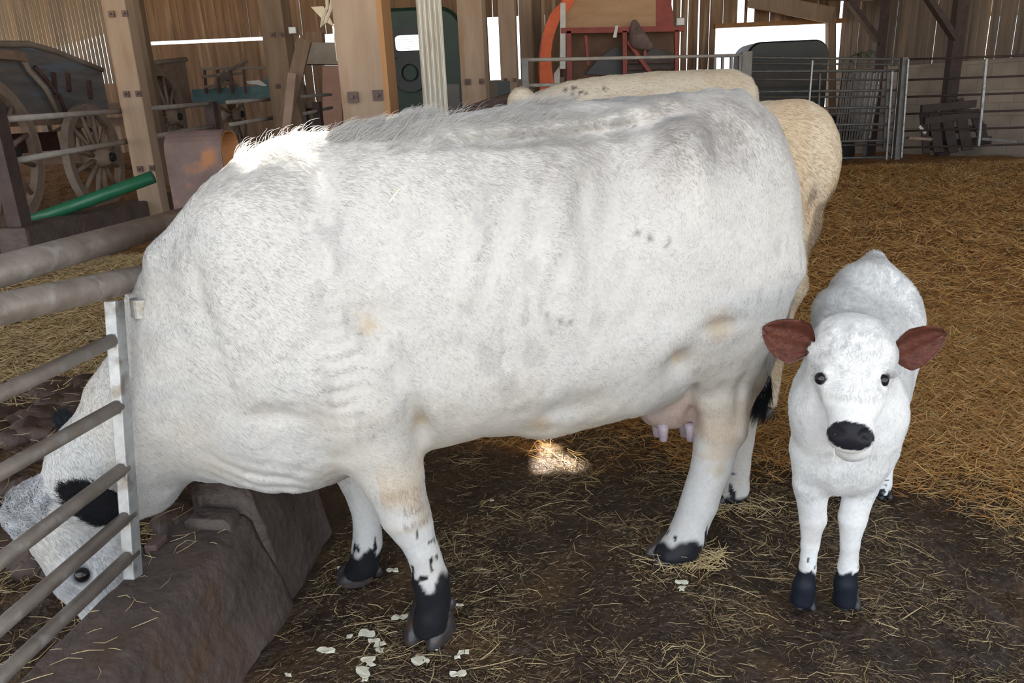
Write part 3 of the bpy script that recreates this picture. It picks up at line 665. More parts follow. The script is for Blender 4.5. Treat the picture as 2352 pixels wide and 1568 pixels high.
for sx in (-1, 1):
    MB().ring((vx+sx*w_*.38, Yv+.55, .40), (1, 0, 0), .12, .33, .2, 28).build('tyre', M['black'], van)

# ---------------------------------------------------------------- red threshing machine
Ym = 12.3
mc = at(1400, 300, Ym); mach = empty('threshing_machine', (mc[0], Ym, 0), 'red and orange farm machine with a curved orange casing and plywood panel', 'machine')
out_ = [(1300, -8), (1282, 12), (1264, 32), (1253, 58), (1246, 86), (1241, 120), (1239, 153), (1240, 205), (1246, 250)]
inn_ = [(1300, 250), (1274, 205), (1267, 153), (1266, 120), (1269, 95), (1276, 70), (1286, 45), (1299, 30), (1312, 14), (1325, -8)]
MB().prism([at(*p, Ym) for p in out_+inn_], (0, .5, 0)).build('curved_casing', M['orange_paint'], mach)
MB().prism([at(*p, Ym-.02) for p in [(1287, 8), (1299, 6), (1299, 158), (1286, 158)]], (0, .05, 0)).build('white_strip', M['white_paint'], mach)
MB().prism([at(*p, Ym+.1) for p in [(1272, 170), (1286, 150), (1286, 200), (1274, 204)]], (0, .05, 0)).build('white_flap', M['white_paint'], mach)
MB().prism([at(*p, Ym+.15) for p in [(1296, -30), (1506, -30), (1506, 70), (1298, 74)]], (0, .06, 0)).build('plywood_panel', M['ply'], mach)
MB().prism([at(*p, Ym+.30) for p in [(1298, 70), (1560, 66), (1560, 240), (1296, 240)]], (0, .06, 0)).build('side_panel', mat_noise('dark_ply', (.10, .055, .035), (.17, .10, .065), 3, .8, .2), mach)
MB().prism([at(*p, Ym+.2) for p in [(1506, -30), (1535, -30), (1546, 30), (1548, 66), (1504, 68)]], (0, .3, 0)).build('red_guard', M['red_paint'], mach)
for pl in ([(1288, 71), (1572, 66), 11], [(1306, 72), (1309, 240), 10], [(1434, 72), (1436, 240), 9], [(1553, 70), (1556, 240), 9], [(1441, 95), (1492, 165), 8], [(1483, 100), (1480, 128), 6], [(1345, 82), (1350, 150), 6]):
    a, b, w = pl; MB().beam(at(*a, Ym), at(*b, Ym), w*Ym/F_PX, .07, (0, 1, 0)).build('frame_bar', M['red_paint'], mach)
MB().prism([at(*p, Ym+.22) for p in [(1345, 170), (1375, 135), (1405, 112), (1432, 106), (1432, 175)]], (0, .05, 0)).build('dark_hopper', M['black_body'], mach)
MB().prism([at(*p, Ym+.22) for p in [(1442, 150), (1500, 110), (1552, 125), (1552, 175), (1442, 175)]], (0, .05, 0)).build('dark_cover', M['grey_panel'], mach)
for yy in (144, 158): MB().beam(at(1436, yy, Ym+.1), at(1555, yy-2, Ym+.1), .035, .03, (0, 1, 0)).build('cross_rail', M['iron'], mach)
# sack draped over the machine
def blob(name, sdf, lo, hi, res, mat, parent=None, loc=None, smooth=1, cols=None):
    v, q = surface_nets(sdf, lo, hi, res); v = smooth_verts(v, q, smooth)
    return np_mesh(name, v, q, mat, parent, True, cols(v) if cols else None, loc)
sp = at(1462, 90, Ym-.08)
o = blob('dusty_sack', lambda P: smin(sd_cone(P, at(1457, 55, Ym-.06), at(1462, 82, Ym-.08), .06, .11, (1, 1.5, 1)), sd_cone(P, at(1470, 95, Ym-.06), at(1492, 106, Ym-.05), .12, .07, (1, 1.8, 1)), .08)-.02*(fbm(P, 12, 4, 2)-.5), sp-.5, sp+.5, .025, M['sack'], loc=sp)
tag(o, 'dusty brown sack hanging over the red machine frame', 'sack')
o = MB().prism([at(*p, Ym-.06) for p in [(1413, 60), (1420, 58), (1416, 86), (1408, 86)]], (0, .01, 0)).build('paper_tag', M['white_paint'], loc=at(1414, 72, Ym-.06)); tag(o, 'small white tag tied to the red machine bar', 'tag')

# floodlights
for px, py, Y, w, lab in ((1562, 50, 11.5, 20, 'small square floodlight hanging right of the red machine'), (673, 70, 8.7, 18, 'small square floodlight on the brown timber post at left')):
    p = at(px, py, Y); r = empty('floodlight', p, lab, 'floodlight'); s = w*Y/F_PX
    MB().box(p, (s, .05, s*.85)).build('housing', M['gate_grey'], r, bevel=.006); MB().box(p-np.array([0, .03, 0]), (s*.8, .01, s*.65)).build('lens', M['white_paint'], r)
    MB().beam(p, p+np.array([0, .15, s*.2]), .02, .02).build('bracket', M['dark_steel'], r)

# black horse trailer in the far opening
Yt = 15.3; tx = at(1806, 200, Yt)[0]; th = at(1806, 93, Yt)[2]; tw = 178*Yt/F_PX
tr = empty('horse_trailer', (tx, Yt, .1), 'black horse trailer with rounded top parked in the bright opening', 'trailer')
shell('body', rounded_poly(tw, th, .28), tx, Yt, .9, 0, M['black_body'], tr)
MB().box((tx, Yt-.03, bZ(1800, 180, Yt)), (tw*.92, .04, .32)).build('lower_panel', M['grey_panel'], tr)
for sx in (-1, 1): MB().ring((tx+sx*tw*.40, Yt+.8, .42), (1, 0, 0), .12, .3, .18, 28).build('tyre', M['black'], tr)

# ---------------------------------------------------------------- gates and fences at the back
def pipe_gate(name, Yl, Yr, rails, uprights, r, mat, lab, cat='gate', r_up=None, upmat=None):
    x0, y0 = rails[0][0]; base = at(x0, y0, Yl); base[2] = 0.1; g = empty(name, base, lab, cat)
    xs = [rails[0][0][0], rails[0][1][0]]
    def Yof(x): return Yl+(Yr-Yl)*(x-xs[0])/(xs[1]-xs[0])
    for a, b in rails: MB().tube([at(*a, Yof(a[0])), at(*b, Yof(b[0]))], r, 8).build('rail', M[mat], g, smooth=True)
    for a, b, w in uprights:
        A_ = at(*a, Yof(a[0])-.03); B_ = at(*b, Yof(a[0])-.03)
        if w > .06: B_ = np.array([A_[0], A_[1], .1])
        MB().beam(A_, B_, w, .04, (0, 1, 0)).build('upright', M[upmat or mat], g)
    return g
pipe_gate('field_gate', 13.2, 13.6, [((1722, y0), (2066, y1)) for y0, y1 in ((132, 136), (164, 162), (211, 207), (251, 246), (290, 284), (328, 322), (366, 361))],
          [((2049, 164), (2035, 366), .030), ((2067, 140), (2047, 363), .026), ((1866, 139), (1858, 235), .024)], .022, 'gate_grey', 'grey tubular gate closing the pen in front of the black trailer', upmat='galv')
pipe_gate('field_gate', 13.75, 13.85, [((1726, y0), (2050, y1)) for y0, y1 in ((146, 148), (182, 184), (223, 222), (262, 260), (300, 298), (336, 332))],
          [((1883, 169), (1878, 300), .03), ((2040, 150), (2030, 340), .04)], .018, 'gate_grey', 'second grey gate standing close behind the tubular pen gate')
pipe_gate('pipe_fence', 12.9, 12.2, [((2074, y0), (2390, y1)) for y0, y1 in ((137, 126), (184, 173), (223, 212), (262, 252), (301, 291), (339, 330))],
          [((2265, 135), (2247, 335), .035)], .017, 'dark_steel', 'dark pipe fence in front of the concrete block wall', 'fence', upmat='galv')
pg = at(2077, 140, 12.8); g = empty('gate_post', (pg[0], 12.8, .1), 'square grey gate post between the pen gate and the pipe fence', 'post')
MB().beam(at(2077, 132, 12.8), at(2058, 366, 12.8), .09, .09, (0, 1, 0)).build('shaft', M['gate_grey'], g)
MB().beam(at(2086, 136, 12.72), at(2070, 362, 12.72), .024, .03, (0, 1, 0)).build('slide_bar', M['galv'], g)
pipe_gate('galvanised_gate', 8.0, 9.6, [((1202, 138), (1712, 127)), ((1208, 196), (1712, 190))],
          [((1205, 134), (1212, 300), .065), ((1642, 128), (1640, 190), .03), ((1660, 128), (1658, 190), .03), ((1680, 128), (1678, 190), .03), ((1700, 128), (1698, 190), .03), ((1716, 118), (1712, 230), .12)], .019, 'pipe_grey', 'long galvanised gate rail running behind the cream cow', upmat='gate_grey')
# leaning stack of hurdles
pp = at(1975, 330, 14.4); rr = random.Random(3)
for k in range(7):
    a = (1938+k*13, 165+rr.randint(-3, 4)); b = (1916+k*12.5, 318+rr.randint(-4, 6)); Yk = 14.35+.05*k
    r = empty('metal_hurdle', at(b[0], b[1], Yk), 'slim metal hurdle in the stack leaning behind the pen gate', 'hurdle', 'metal hurdles leaning in the corner')
    MB().beam(at(*a, Yk+.3), at(*b, Yk), .035, .05, (0, 1, 0)).build('side_rail', M['gate_grey'], r)
    MB().beam(at(a[0]+7, a[1]+2, Yk+.33), at(b[0]+7, b[1]+2, Yk+.03), .025, .04, (0, 1, 0)).build('side_rail', M['galv_dirty'], r)
    for t in (.2, .5, .8):
        p = np.array(at(*a, Yk+.3))*(1-t)+np.array(at(*b, Yk))*t; MB().beam(p, p+np.array([.07, .02, 0]), .02, .02).build('rung', M['gate_grey'], r)
# dark mound and broken pallet
mp_ = at(1912, 290, 14.9)
o = blob('black_tarp_heap', lambda P: sd_ell(P, (mp_[0], 14.9, .35), (.45, .3, .62))-.10*(fbm(P, 5, 4, 3)-.5), (mp_[0]-.8, 14.3, .05), (mp_[0]+.8, 15.5, 1.3), .05, M['black'], loc=(mp_[0], 14.9, .1)); tag(o, 'black heap of sheeting behind the pen gate beside the trailer', 'sheeting')
pal = empty('broken_pallet', at(2190, 350, 13.4), 'dark broken wooden pallet leaning against the block wall', 'pallet')
Yp = 13.3
for a, b, w in (((2120, 262), (2128, 352), 16), ((2140, 244), (2156, 350), 22), ((2168, 238), (2190, 350), 22), ((2200, 228), (2222, 345), 24), ((2236, 252), (2262, 330), 22)):
    MB().beam(at(*a, Yp+.35), at(*b, Yp), w*Yp/F_PX, .03, (0, 1, 0)).build('plank', M['dark_steel'], pal)
for a, b, w in (((2116, 250), (2240, 238), 16), ((2122, 278), (2250, 262), 15), ((2124, 306), (2262, 292), 14), ((2128, 336), (2275, 322), 18)):
    MB().beam(at(*a, Yp+.25), at(*b, Yp+.25), w*Yp/F_PX, .08, (0, 1, 0)).build('cross_bar', M['dark_steel'], pal)
MB().prism([at(*p, Yp+.3) for p in [(2200, 228), (2212, 224), (2226, 250), (2242, 252), (2248, 262), (2200, 262)]], (0, .04, 0)).build('broken_corner', M['dark_steel'], pal)
for k, (x, y, s, m_, lab) in enumerate(((2110, 318, 26, 'wagon_wood', 'broken board lying left of the dark pallet'), (2290, 322, 40, 'gate_grey', 'low dark scrap metal lying right of the dark pallet'), (2118, 298, 8, 'white_paint', 'small white scrap beside the dark pallet'))):
    p = at(x, y, 13.0); o = MB().frame(p, (s*.0075, 0, -.02*(k+1)), (0, .06 if k < 2 else .02, 0), (.012, 0, .02)).build('scrap_piece', M[m_], loc=p); tag(o, lab, 'scrap')
# creeper twig on the gate
cr = empty('creeper', at(1970, 135, 13.8), 'thin leafy creeper trailing over the pen gate top', 'plant')
MB().tube([at(1935, 142, 13.9), at(1958, 128, 13.8), (at(1978, 122, 13.8)), at(2008, 118, 13.9)], .008, 5).build('stem', M['leaf'], cr)
lf = MB()
for k in range(46):
    t = rr.random(); p = at(1945+65*t+rr.gauss(0, 4), 134-16*t+rr.gauss(0, 4.5), 13.8+rr.uniform(-.1, .1)); s = .035
    lf.prism([p, p+np.array([s, 0, s*.4]), p+np.array([s*1.5, 0, -s*.3]), p+np.array([s*.6, 0, -s*.7])], (0, .004, 0))
lf.build('leaves', M['leaf'], cr)

# ---------------------------------------------------------------- wagons on the left
def wheel(parent, x, y, z, r, n=12, name='wheel', tilt=0.0, side=1, mat='wheel'):
    c = np.array([x, y, z]); ax = np.array([1.0, 0, 0])
    rim = MB().ring(c, ax, r*.86, r, .08, 48).build(name, M[mat], parent)
    MB().ring(c, ax, r, r+.012, .085, 48).build('iron_tyre', M['wagon_pale'], rim)
    sp = MB()
    for k in range(n):
        a = 2*pi*(k+.5)/n; d = np.array([0, cos(a), sin(a)]); sp.tube([c+d*.1+ax*.05, c+d*r*.88], [.032, .024], 6)
    sp.build('spokes', M[mat], rim, smooth=True)
    hb = MB(); hb.tube([c-ax*.14, c-ax*.05, c+ax*.05, c+ax*.16, c+ax*.20], [.08, .13, .13, .10, .075], 20).build('hub', M[mat], rim, smooth=True)
    MB().tube([c+ax*.19, c+ax*.24], [.055, .05], 14).build('axle_cap', M['black'], rim)
XW = -4.95
def side_board(top, x, y0, y1, z0, th=.05, nm='side_board', par=None, mat='wagon'):   # top: list of (y, z)
    poly = [(x, y0, z0)]+[(x, y, z) for y, z in top]+[(x, y1, z0)]
    return MB().prism([p for p in poly], (th, 0, 0)).build(nm, M[mat], par)
w1 = empty('farm_wagon', (XW-.6, 8.0, .3), 'large grey-blue wooden farm wagon with a curved side behind the first post', 'wagon')
topc = [(5.4, 2.12), (7.9, 2.19), (8.83, 2.26), (9.3, 2.22), (9.8, 2.14), (10.3, 2.06)]
side_board(topc, XW-.22, 5.4, 10.3, 1.53, par=w1)
side_board([(y, z-.1) for y, z in topc], XW-1.6, 5.4, 10.3, 1.53, nm='far_side_board', par=w1)
MB().tube([(XW-.17, y, z) for y, z in topc], .035, 8).build('top_rail', M['wagon_pale'], w1, smooth=True)
MB().box((XW-.9, 7.6, 1.46), (1.4, 4.3, .1)).build('bed', M['wagon_wood'], w1)
MB().box((XW-.02, 7.7, 2.10), (.06, 1.5, .09)).build('raised_board', M['wagon_wood'], w1)
MB().tube([(XW-.12, 8.55, 2.13), (XW-.10, 8.6, 1.98), (XW-.08, 8.8, 1.8), (XW-.1, 8.98, 1.52)], .03, 8).build('side_stay', M['wagon_pale'], w1, smooth=True)
MB().tube([(XW-.10, 8.72, 2.02), (XW-.08, 8.82, 1.92), (XW-.06, 9.0, 1.72), (XW-.08, 9.12, 1.5)], .022, 8).build('side_stay', M['iron'], w1, smooth=True)
for y, z0, z1 in ((9.1, 1.74, 1.98), (9.4, 1.78, 1.98), (9.85, 1.7, 1.92)): MB().beam((XW-.15, y, z0), (XW-.15, y+.05, z1), .03, .05).build('iron_strap', M['iron'], w1)
for y in (6.0, 6.7): MB().box((XW-.16, y, 1.9), (.02, .3, .3)).build('side_panel', M['wagon_wood'], w1)
MB().box((XW-.75, 9.38, 1.02), (1.35, .12, .12)).build('axle', M['wagon_wood'], w1); MB().box((XW-.75, 7.56, 1.16), (1.35, .12, .12)).build('axle', M['wagon_wood'], w1)
MB().box((XW-.75, 8.0, 1.22), (.25, 3.6, .22)).build('chassis', M['iron'], w1)
Yw1 = 7.56; z1_ = at(-5, 352, Yw1)[2]; wheel(w1, XW, Yw1, z1_, .71); Yw2 = 9.38; z2_ = at(224, 362, Yw2)[2]; wheel(w1, XW, Yw2, z2_, .61)
wheel(w1, XW-1.5, Yw2, z2_, .61, name='far_wheel'); wheel(w1, XW-1.5, Yw1, z1_, .71, name='far_wheel')
w2 = empty('farm_wagon', (XW-.6, 11.2, .3), 'second brown wooden wagon with a straight side behind the first post', 'wagon')
side_board([(10.95, 2.12), (12.9, 2.31)], XW-.15, 10.95, 12.9, 1.66, par=w2, mat='wagon_wood')
MB().tube([(XW-.10, 10.95, 2.14), (XW-.10, 12.95, 2.33)], .035, 8).build('top_rail', M['wagon_pale'], w2, smooth=True)
MB().box((XW-.9, 11.9, 1.62), (1.4, 2.0, .1)).build('bed', M['wagon_wood'], w2)
MB().box((XW-.75, 11.56, 1.42), (1.35, .12, .12)).build('axle', M['wagon_wood'], w2)
Yw = 11.56; wheel(w2, XW, Yw, at(404, 268, Yw)[2], .67, 12); wheel(w2, XW-1.4, Yw, at(404, 268, Yw)[2], .67, 12, name='far_wheel')
MB().ring((XW-.3, 12.4, at(480, 272, 12.4)[2]), (1, 0, 0), .22, .30, .06, 30).build('small_wheel', M['wheel'], w2)
w3 = empty('farm_cart', (XW-.3, 13.5, .3), 'teal-sided cart with pale ladder rails beside the back barn door', 'cart')
for k, (a, b) in enumerate((((462, 158), (618, 155)), ((465, 176), (560, 168)), ((520, 162), (568, 140)), ((470, 200), (540, 190)), ((500, 172), (560, 150)))):
    MB().tube([at(*a, 12.6), at(*b, 13.2)], .025, 6).build('ladder_rail', M['wagon_pale'], w3)
for x in (470, 500, 530, 560): MB().beam(at(x, 160, 12.8), at(x+4, 215, 12.8), .04, .03, (0, 1, 0)).build('ladder_upright', M['iron'], w3)
MB().prism([at(*p, 13.0) for p in [(440, 206), (600, 196), (625, 155), (628, 225), (440, 246)]], (0, .06, 0)).build('side_panel', M['teal'], w3)
MB().prism([at(*p, 12.95) for p in [(566, 186), (596, 184), (614, 196), (606, 198), (590, 194), (567, 193)]], (0, .02, 0)).build('pale_patch', M['white_paint'], w3)
Yw = 14.0; wheel(w3, XW+.12, Yw, at(556, 262, Yw)[2], .68, 12)
w4 = empty('wheel_rake', (XW+.4, 15.8, .3), 'iron-wheeled hay rake seen through the rails near the thick post', 'rake')
c = at(703, 252, 15.0); MB().beam(c, (c[0], c[1], .7), .05, .05).build('stand', M['iron'], w4)
MB().ring(c, (1, 0.15, 0), .44, .48, .05, 40).build('wheel', M['wagon_pale'], w4)
sp_ = MB()
for k in range(10): a = pi*k/5; sp_.tube([c, c+np.array([0, cos(a), sin(a)])*.45], .009, 5)
sp_.build('spokes', M['wagon_pale'], w4); MB().tube([c-np.array([.1, 0, 0]), c+np.array([1.4, 0, 0])], .03, 8).build('axle', M['iron'], w4)
o = MB().beam(at(683, 124, 10.5), at(785, 124, 10.5), .28, .26, (0, 0, 1)).build('grey_beam', M['wagon_pale'], loc=at(730, 124, 10.5)); tag(o, 'thick grey squared beam beside the leaning planks', 'beam')
o = MB().beam(at(703, 88, 10.6), at(743, 88, 10.6), .2, .14, (0, 0, 1)).build('wood_block', M['boards'], loc=at(723, 88, 10.6)); tag(o, 'brown block resting on the thick grey beam', 'block')
o = MB().prism([at(*p, 12.0) for p in [(740, 150), (785, 150), (785, 330), (742, 330)]], (0, .1, 0)).build('pink_crate', mat_noise('brick_pink', (.42, .24, .18), (.50, .30, .24), 5, .8, .2), loc=at(762, 190, 12)); tag(o, 'pinkish crate side under the thick grey beam', 'crate')
for a, b, w, m_, lab in (((700, 92), (642, 330), .17, 'timber_dark', 'long plank leaning left beside the thick timber post'), ((668, 232), (700, 335), .14, 'timber_dark', 'short plank propped against the long leaning plank'), ((672, 170), (655, 335), .10, 'wagon_wood', 'narrow plank behind the long leaning plank')):
    A_ = at(*a, 7.2+w*3); B_ = at(*b, 7.0+w*3); B_ = A_+(B_-A_)*((A_[2]-.35)/(A_[2]-B_[2])); o = MB().beam(A_, B_, w*.75, .05, (0, 1, 0)).build('leaning_plank', M[m_], loc=B_); tag(o, lab, 'plank')
rp = [(765, -10), (758, 25), (748, 50), (738, 62), (742, 40), (752, 15), (750, -10)]
o = MB().tube([at(x, y, 5.6) for x, y in rp], .012, 6).build('rope', M['rope'], loc=at(760, 0, 5.6)); tag(o, 'loop of pale rope hanging left of the thick timber post', 'rope')
o = MB().tube([at(x, y, 5.3) for x, y in [(768, -5), (772, 40), (770, 90), (776, 140)]], .008, 6).build('rope', M['rope'], loc=at(768, -5, 5.3)); tag(o, 'thin cord hanging straight down against the thick timber post', 'rope')
o = MB().prism([at(*p, 5.9) for p in [(714, 16), (742, 14), (752, 30), (768, 62), (742, 46)]], (0, .01, 0)).build('feed_bag', mat_noise('bagpaper', (.55, .47, .33), (.66, .57, .42), 8, .8, .1), loc=at(740, 30, 5.9)); tag(o, 'torn pale paper bag hanging beside the rope', 'bag')

# ---------------------------------------------------------------- left pen fence
P0 = at(25, 400, 5.0); P0[2] = 0
def fp(px, py): return on_plane(px, py, P0)
fc = empty('feed_fence', fp(507, 300)*np.array([1, 1, 0]), 'pipe fence with two rails and dark steel posts in front of the wagons', 'fence')
for a, b in (((-40, 278), (286, 254)), ((286, 254), (497, 237)), ((522, 235), (650, 226)), ((692, 222), (760, 217)), ((20, 372), (300, 323)), ((300, 323), (500, 288)), ((530, 286), (655, 266)), ((694, 262), (762, 247))):
    MB().tube([fp(*a), fp(*b)], .021, 10).build('rail', M['pipe_grey'], fc, smooth=True)
for a, w in ((18, .10), (508, .10), (746, .10)):
    p = fp(a, 400); MB().box((p[0], p[1], .98), (w, .10, 1.16), -radians(7)).build('post', M['dark_steel'], fc)
k0, k1 = fp(20, 520), fp(470, 425)
kw = MB(); zt = fp(200, 485)[2]
kw.beam(np.array([k0[0], k0[1], zt-.25]), np.array([k1[0], k1[1], zt-.25]), .22, .5)
o = kw.build('sleeper_wall', M['concrete'], loc=(k0[0], k0[1], 0), bevel=.02); tag(o, 'low brown sleeper wall under the pipe fence by the wagons', 'wall')
gp0, gp1 = fp(212, 482)+np.array([-.1, -.25, .03]), at(352, 406, 5.6); d_ = (gp1-gp0)/np.linalg.norm(gp1-gp0)
o = MB().tube([gp0-d_*.2, gp0, gp1, gp1+d_*.001, gp1-d_*.05], [.045, .045, .045, .037, .036], 20, cap=True).build('green_pipe', M['green_pipe'], smooth=True, loc=gp0); tag(o, 'green plastic pipe lying across the sleeper wall', 'pipe')
# rusty steel upright with rounded top
Yr = 3.3
def arch(x0, x1, y, depth, zt, r, t, nm, mat, par):
    pts = [(0, .2)]+[(0, zt-r)]+[(r-r*cos(pi/2*k/6), zt-r+r*sin(pi/2*k/6)) for k in range(1, 7)]+[(depth-r+r*sin(pi/2*k/6), zt-r+r*cos(pi/2*k/6)) for k in range(0, 7)]+[(depth, .2)]
    inner = [(p[0]+(t if p[0] < depth/2 else -t), p[1]-(t if p[1] > zt-r else 0)) for p in pts][::-1]
    mb = MB(); n = len(pts); poly = pts+inner
    for x in (x0, x1): pass
    a = [(x0, y+p[0], p[1]) for p in poly]; b = [(x1, y+p[0], p[1]) for p in poly]; K = len(poly)
    fs = [(i, (i+1) % K, K+(i+1) % K, K+i) for i in range(K)]
    for i in range(n-1): fs += [(i, i+1, K-2-i, K-1-i), (K+i, K+K-1-i, K+K-2-i, K+i+1)]
    mb.add(a+b, fs)
    return mb.build(nm, mat, par)
xa, xb = at(386, 400, Yr)[0], at(516, 400, Yr)[0]; ztp = at(450, 300, Yr+.05)[2]
r = empty('rusty_feeder_end', ((xa+xb)/2, Yr, 0), 'rust-brown steel feeder end with a rounded top beside the cow neck', 'feeder')
arch(xa, xb, Yr, .24, ztp, .09, .006, 'outer_shell', M['rust'], r); arch(xa+.002, xb+.001, Yr+.007, .226, ztp-.007, .085, .003, 'inner_shell', M['rust_orange'], r)
# far neck rail
o = MB().tube([at(1030, 275, 4.6), at(1120, 240, 6.0), at(1175, 222, 7.4)], .04, 10).build('neck_rail', M['rust'], smooth=True, loc=at(1100, 250, 5.5)); tag(o, 'rusty feed rail running away behind the cow back', 'rail')
o = MB().box(at(1157, 205, 10.4)-np.array([0, 0, .85]), (.17, .1, 1.9)).build('dark_panel', M['black_body'], loc=at(1157, 210, 10.4)-np.array([0, 0, .7])); tag(o, 'dark upright panel below the bright gap left of the red machine', 'panel')
o = MB().box(at(1040, 240, 7.0)-np.array([0, 0, .68]), (.13, .08, 1.7)).build('grey_box', M['grey_panel'], loc=at(1040, 245, 7.0)-np.array([0, 0, .7])); tag(o, 'grey-brown box between the corrugated sheet and the next timber post', 'box')

# ---------------------------------------------------------------- near gate, neck rails and kerb
G0 = at(282, 1000, 1.70); G0[2] = 0
def gp(px, py): return on_plane(px, py, G0)
def ext(a, b, t): return a+(b-a)*t
gt = empty('feed_gate', (G0[0], G0[1], .25), 'galvanised feed gate with five slanting pipe rails in front of the cow head', 'gate')
for (yl, xr, yr) in ((905, 256, 782), (1085, 272, 932), (1288, 286, 1073), (1440, 300, 1178), (1556, 308, 1266)):
    a, b = gp(xr, yr), gp(0, yl); MB().tube([a, ext(a, b, 1.6)], .0165, 14).build('rail', M['galv_dirty'], gt, smooth=True)
up0, up1 = gp(262, 690), gp(306, 1325)
MB().beam(up0, up1, .030, .038, (AX[0], AX[1], 0)).build('upright', M['galv'], gt, bevel=.003)
lp = up0+np.array([.012, .0, -.012])
MB().ring(lp+np.array([.04, .03, -.015]), (0, 0, 1) if False else (.05, .05, 1), .026, .029, .045, 28).build('hinge_loop', M['galv'], gt)
a, b = at(-60, 640, 1.50), at(430, 500, 2.35)
o = MB().tube([ext(a, b, -.25), b], .034, 24).build('neck_rail', M['galv_dirty'], smooth=True, loc=b); tag(o, 'upper thick steel neck rail running to the cow withers', 'rail')
a, b = at(0, 710, 1.45), at(366, 628, 2.03)
o = MB().tube([ext(a, b, -.4), b, ext(a, b, 1.12)], .0325, 24).build('neck_rail', M['galv_dirty'], smooth=True, loc=b); tag(o, 'lower thick steel neck rail pressed against the cow neck', 'rail')
# kerb: profile swept along the barn axis
def swept(name, prof_fn, s0, s1, n, base, mat, loc, amp=.01, seed=1):
    vs = []; K = None
    for i in range(n):
        s = s0+(s1-s0)*i/(n-1); pr = prof_fn(s); K = len(pr)
        for (w, z) in pr: p = base+AX*s+np.array([AX[1], -AX[0], 0])*w; vs.append((p[0], p[1], z))
    vs = np.array(vs); vs = vs+amp*(np.stack([fbm(vs, 9, seed+k, 4) for k in range(3)], -1)-.5)*np.array([1, 1, .8])*2
    fs = [(i*K+k, i*K+(k+1) % K, (i+1)*K+(k+1) % K, (i+1)*K+k) for i in range(n-1) for k in range(K)]
    fs += [tuple(range(K)), tuple((n-1)*K+k for k in range(K))[::-1]]
    return MB().add(vs, fs).build(name, mat, smooth=True, loc=loc)
def dense(pts, m=7):
    out = []
    for a, b in zip(pts, pts[1:]+pts[:1]): out += [(a[0]+(b[0]-a[0])*t/m, a[1]+(b[1]-a[1])*t/m) for t in range(m)]
    return out
KB = gnd(315, 1285, .30); KB[2] = 0
def kprof(s):
    zt = .30+.0*s; wr = .19
    return dense([(0, -.08), (0, zt-.01), (.01, zt), (wr-.01, zt), (wr+.012, zt-.02), (wr+.10, .02), (wr+.12, -.08)])
o = swept('concrete_kerb', kprof, -1.0, .24, 90, KB, M['concrete'], (KB[0], KB[1], 0), .012); tag(o, 'mud-covered concrete kerb of the feed trough in the lower left', 'kerb')
def kprof2(s):
    zt = .385+.05*s; wr = .19
    return dense([(.03, -.08), (.03, zt-.02), (.05, zt), (wr-.01, zt), (wr+.02, zt-.03), (wr+.09, .02), (wr+.11, -.08)])
o = swept('concrete_block', kprof2, .24, .62, 50, KB, M['concrete'], (KB[0], KB[1], 0), .014, 5); tag(o, 'raised worn concrete block at the end of the kerb under the cow brisket', 'block')
def kprof3(s):
    return dense([(.055, .25), (.055, .325), (.07, .335), (.17, .335), (.185, .32), (.185, .25)], 4)
o = swept('brick_piece', kprof3, .15, .215, 14, KB, M['concrete'], (KB[0], KB[1], 0), .006, 9); tag(o, 'small loose brick lying on the kerb before the raised block', 'brick')
o = MB().box(KB+np.array([.02, .07, .29]), (.035, .06, .05), -.1).build('wood_block', M['rust'], loc=KB, bevel=.004); tag(o, 'small brown wood block at the gate upright foot', 'block')
# ---------------------------------------------------------------- coats
def mixc(a, b, t): return a*(1-t[:, None])+np.asarray(b)*t[:, None]
def spots(P, lst, ymax, soft=.3):
    m = np.zeros(len(P))
    for px, py, Y, r in lst:
        c = hit(cow_base, px, py) if ymax < 3 else at(px, py, Y); rr_ = r*mpp(px, py, c[1])
        d = np.sqrt(((P-c)[:, [0, 2]]**2).sum(1)); d = d*(1+.9*(vnoise(P, 70, 3)-.5))
        m = np.maximum(m, np.clip((rr_-d)/(rr_*soft), 0, 1)*(P[:, 1] < ymax))
    return m
def legblack(P, c, z0, up=.16, rad=.16):
    h = np.sqrt(((P-c)[:, :2]**2).sum(1)); near = h < rad+.25*np.clip(P[:, 2], 0, 1)
    zz = P[:, 2]; n = vnoise(P*np.array([1, 1, .6]), 28, 11)-.5
    solid = np.clip((z0+.06*n-zz)/.012, 0, 1)
    sp = vnoise(P*np.array([1, 1, .55]), 75, 12); thr = .62+.38*np.clip((zz-z0)/up, 0, 1)
    return np.maximum(solid, np.clip((sp-thr)/.04, 0, 1))*near*(zz < z0+up)
FEET = [(gnd(985, 1450), .205, .20), (gnd(830, 1325), .13, .16), (gnd(1545, 1275), .085, .12), (gnd(1685, 1152), .06, .12)]
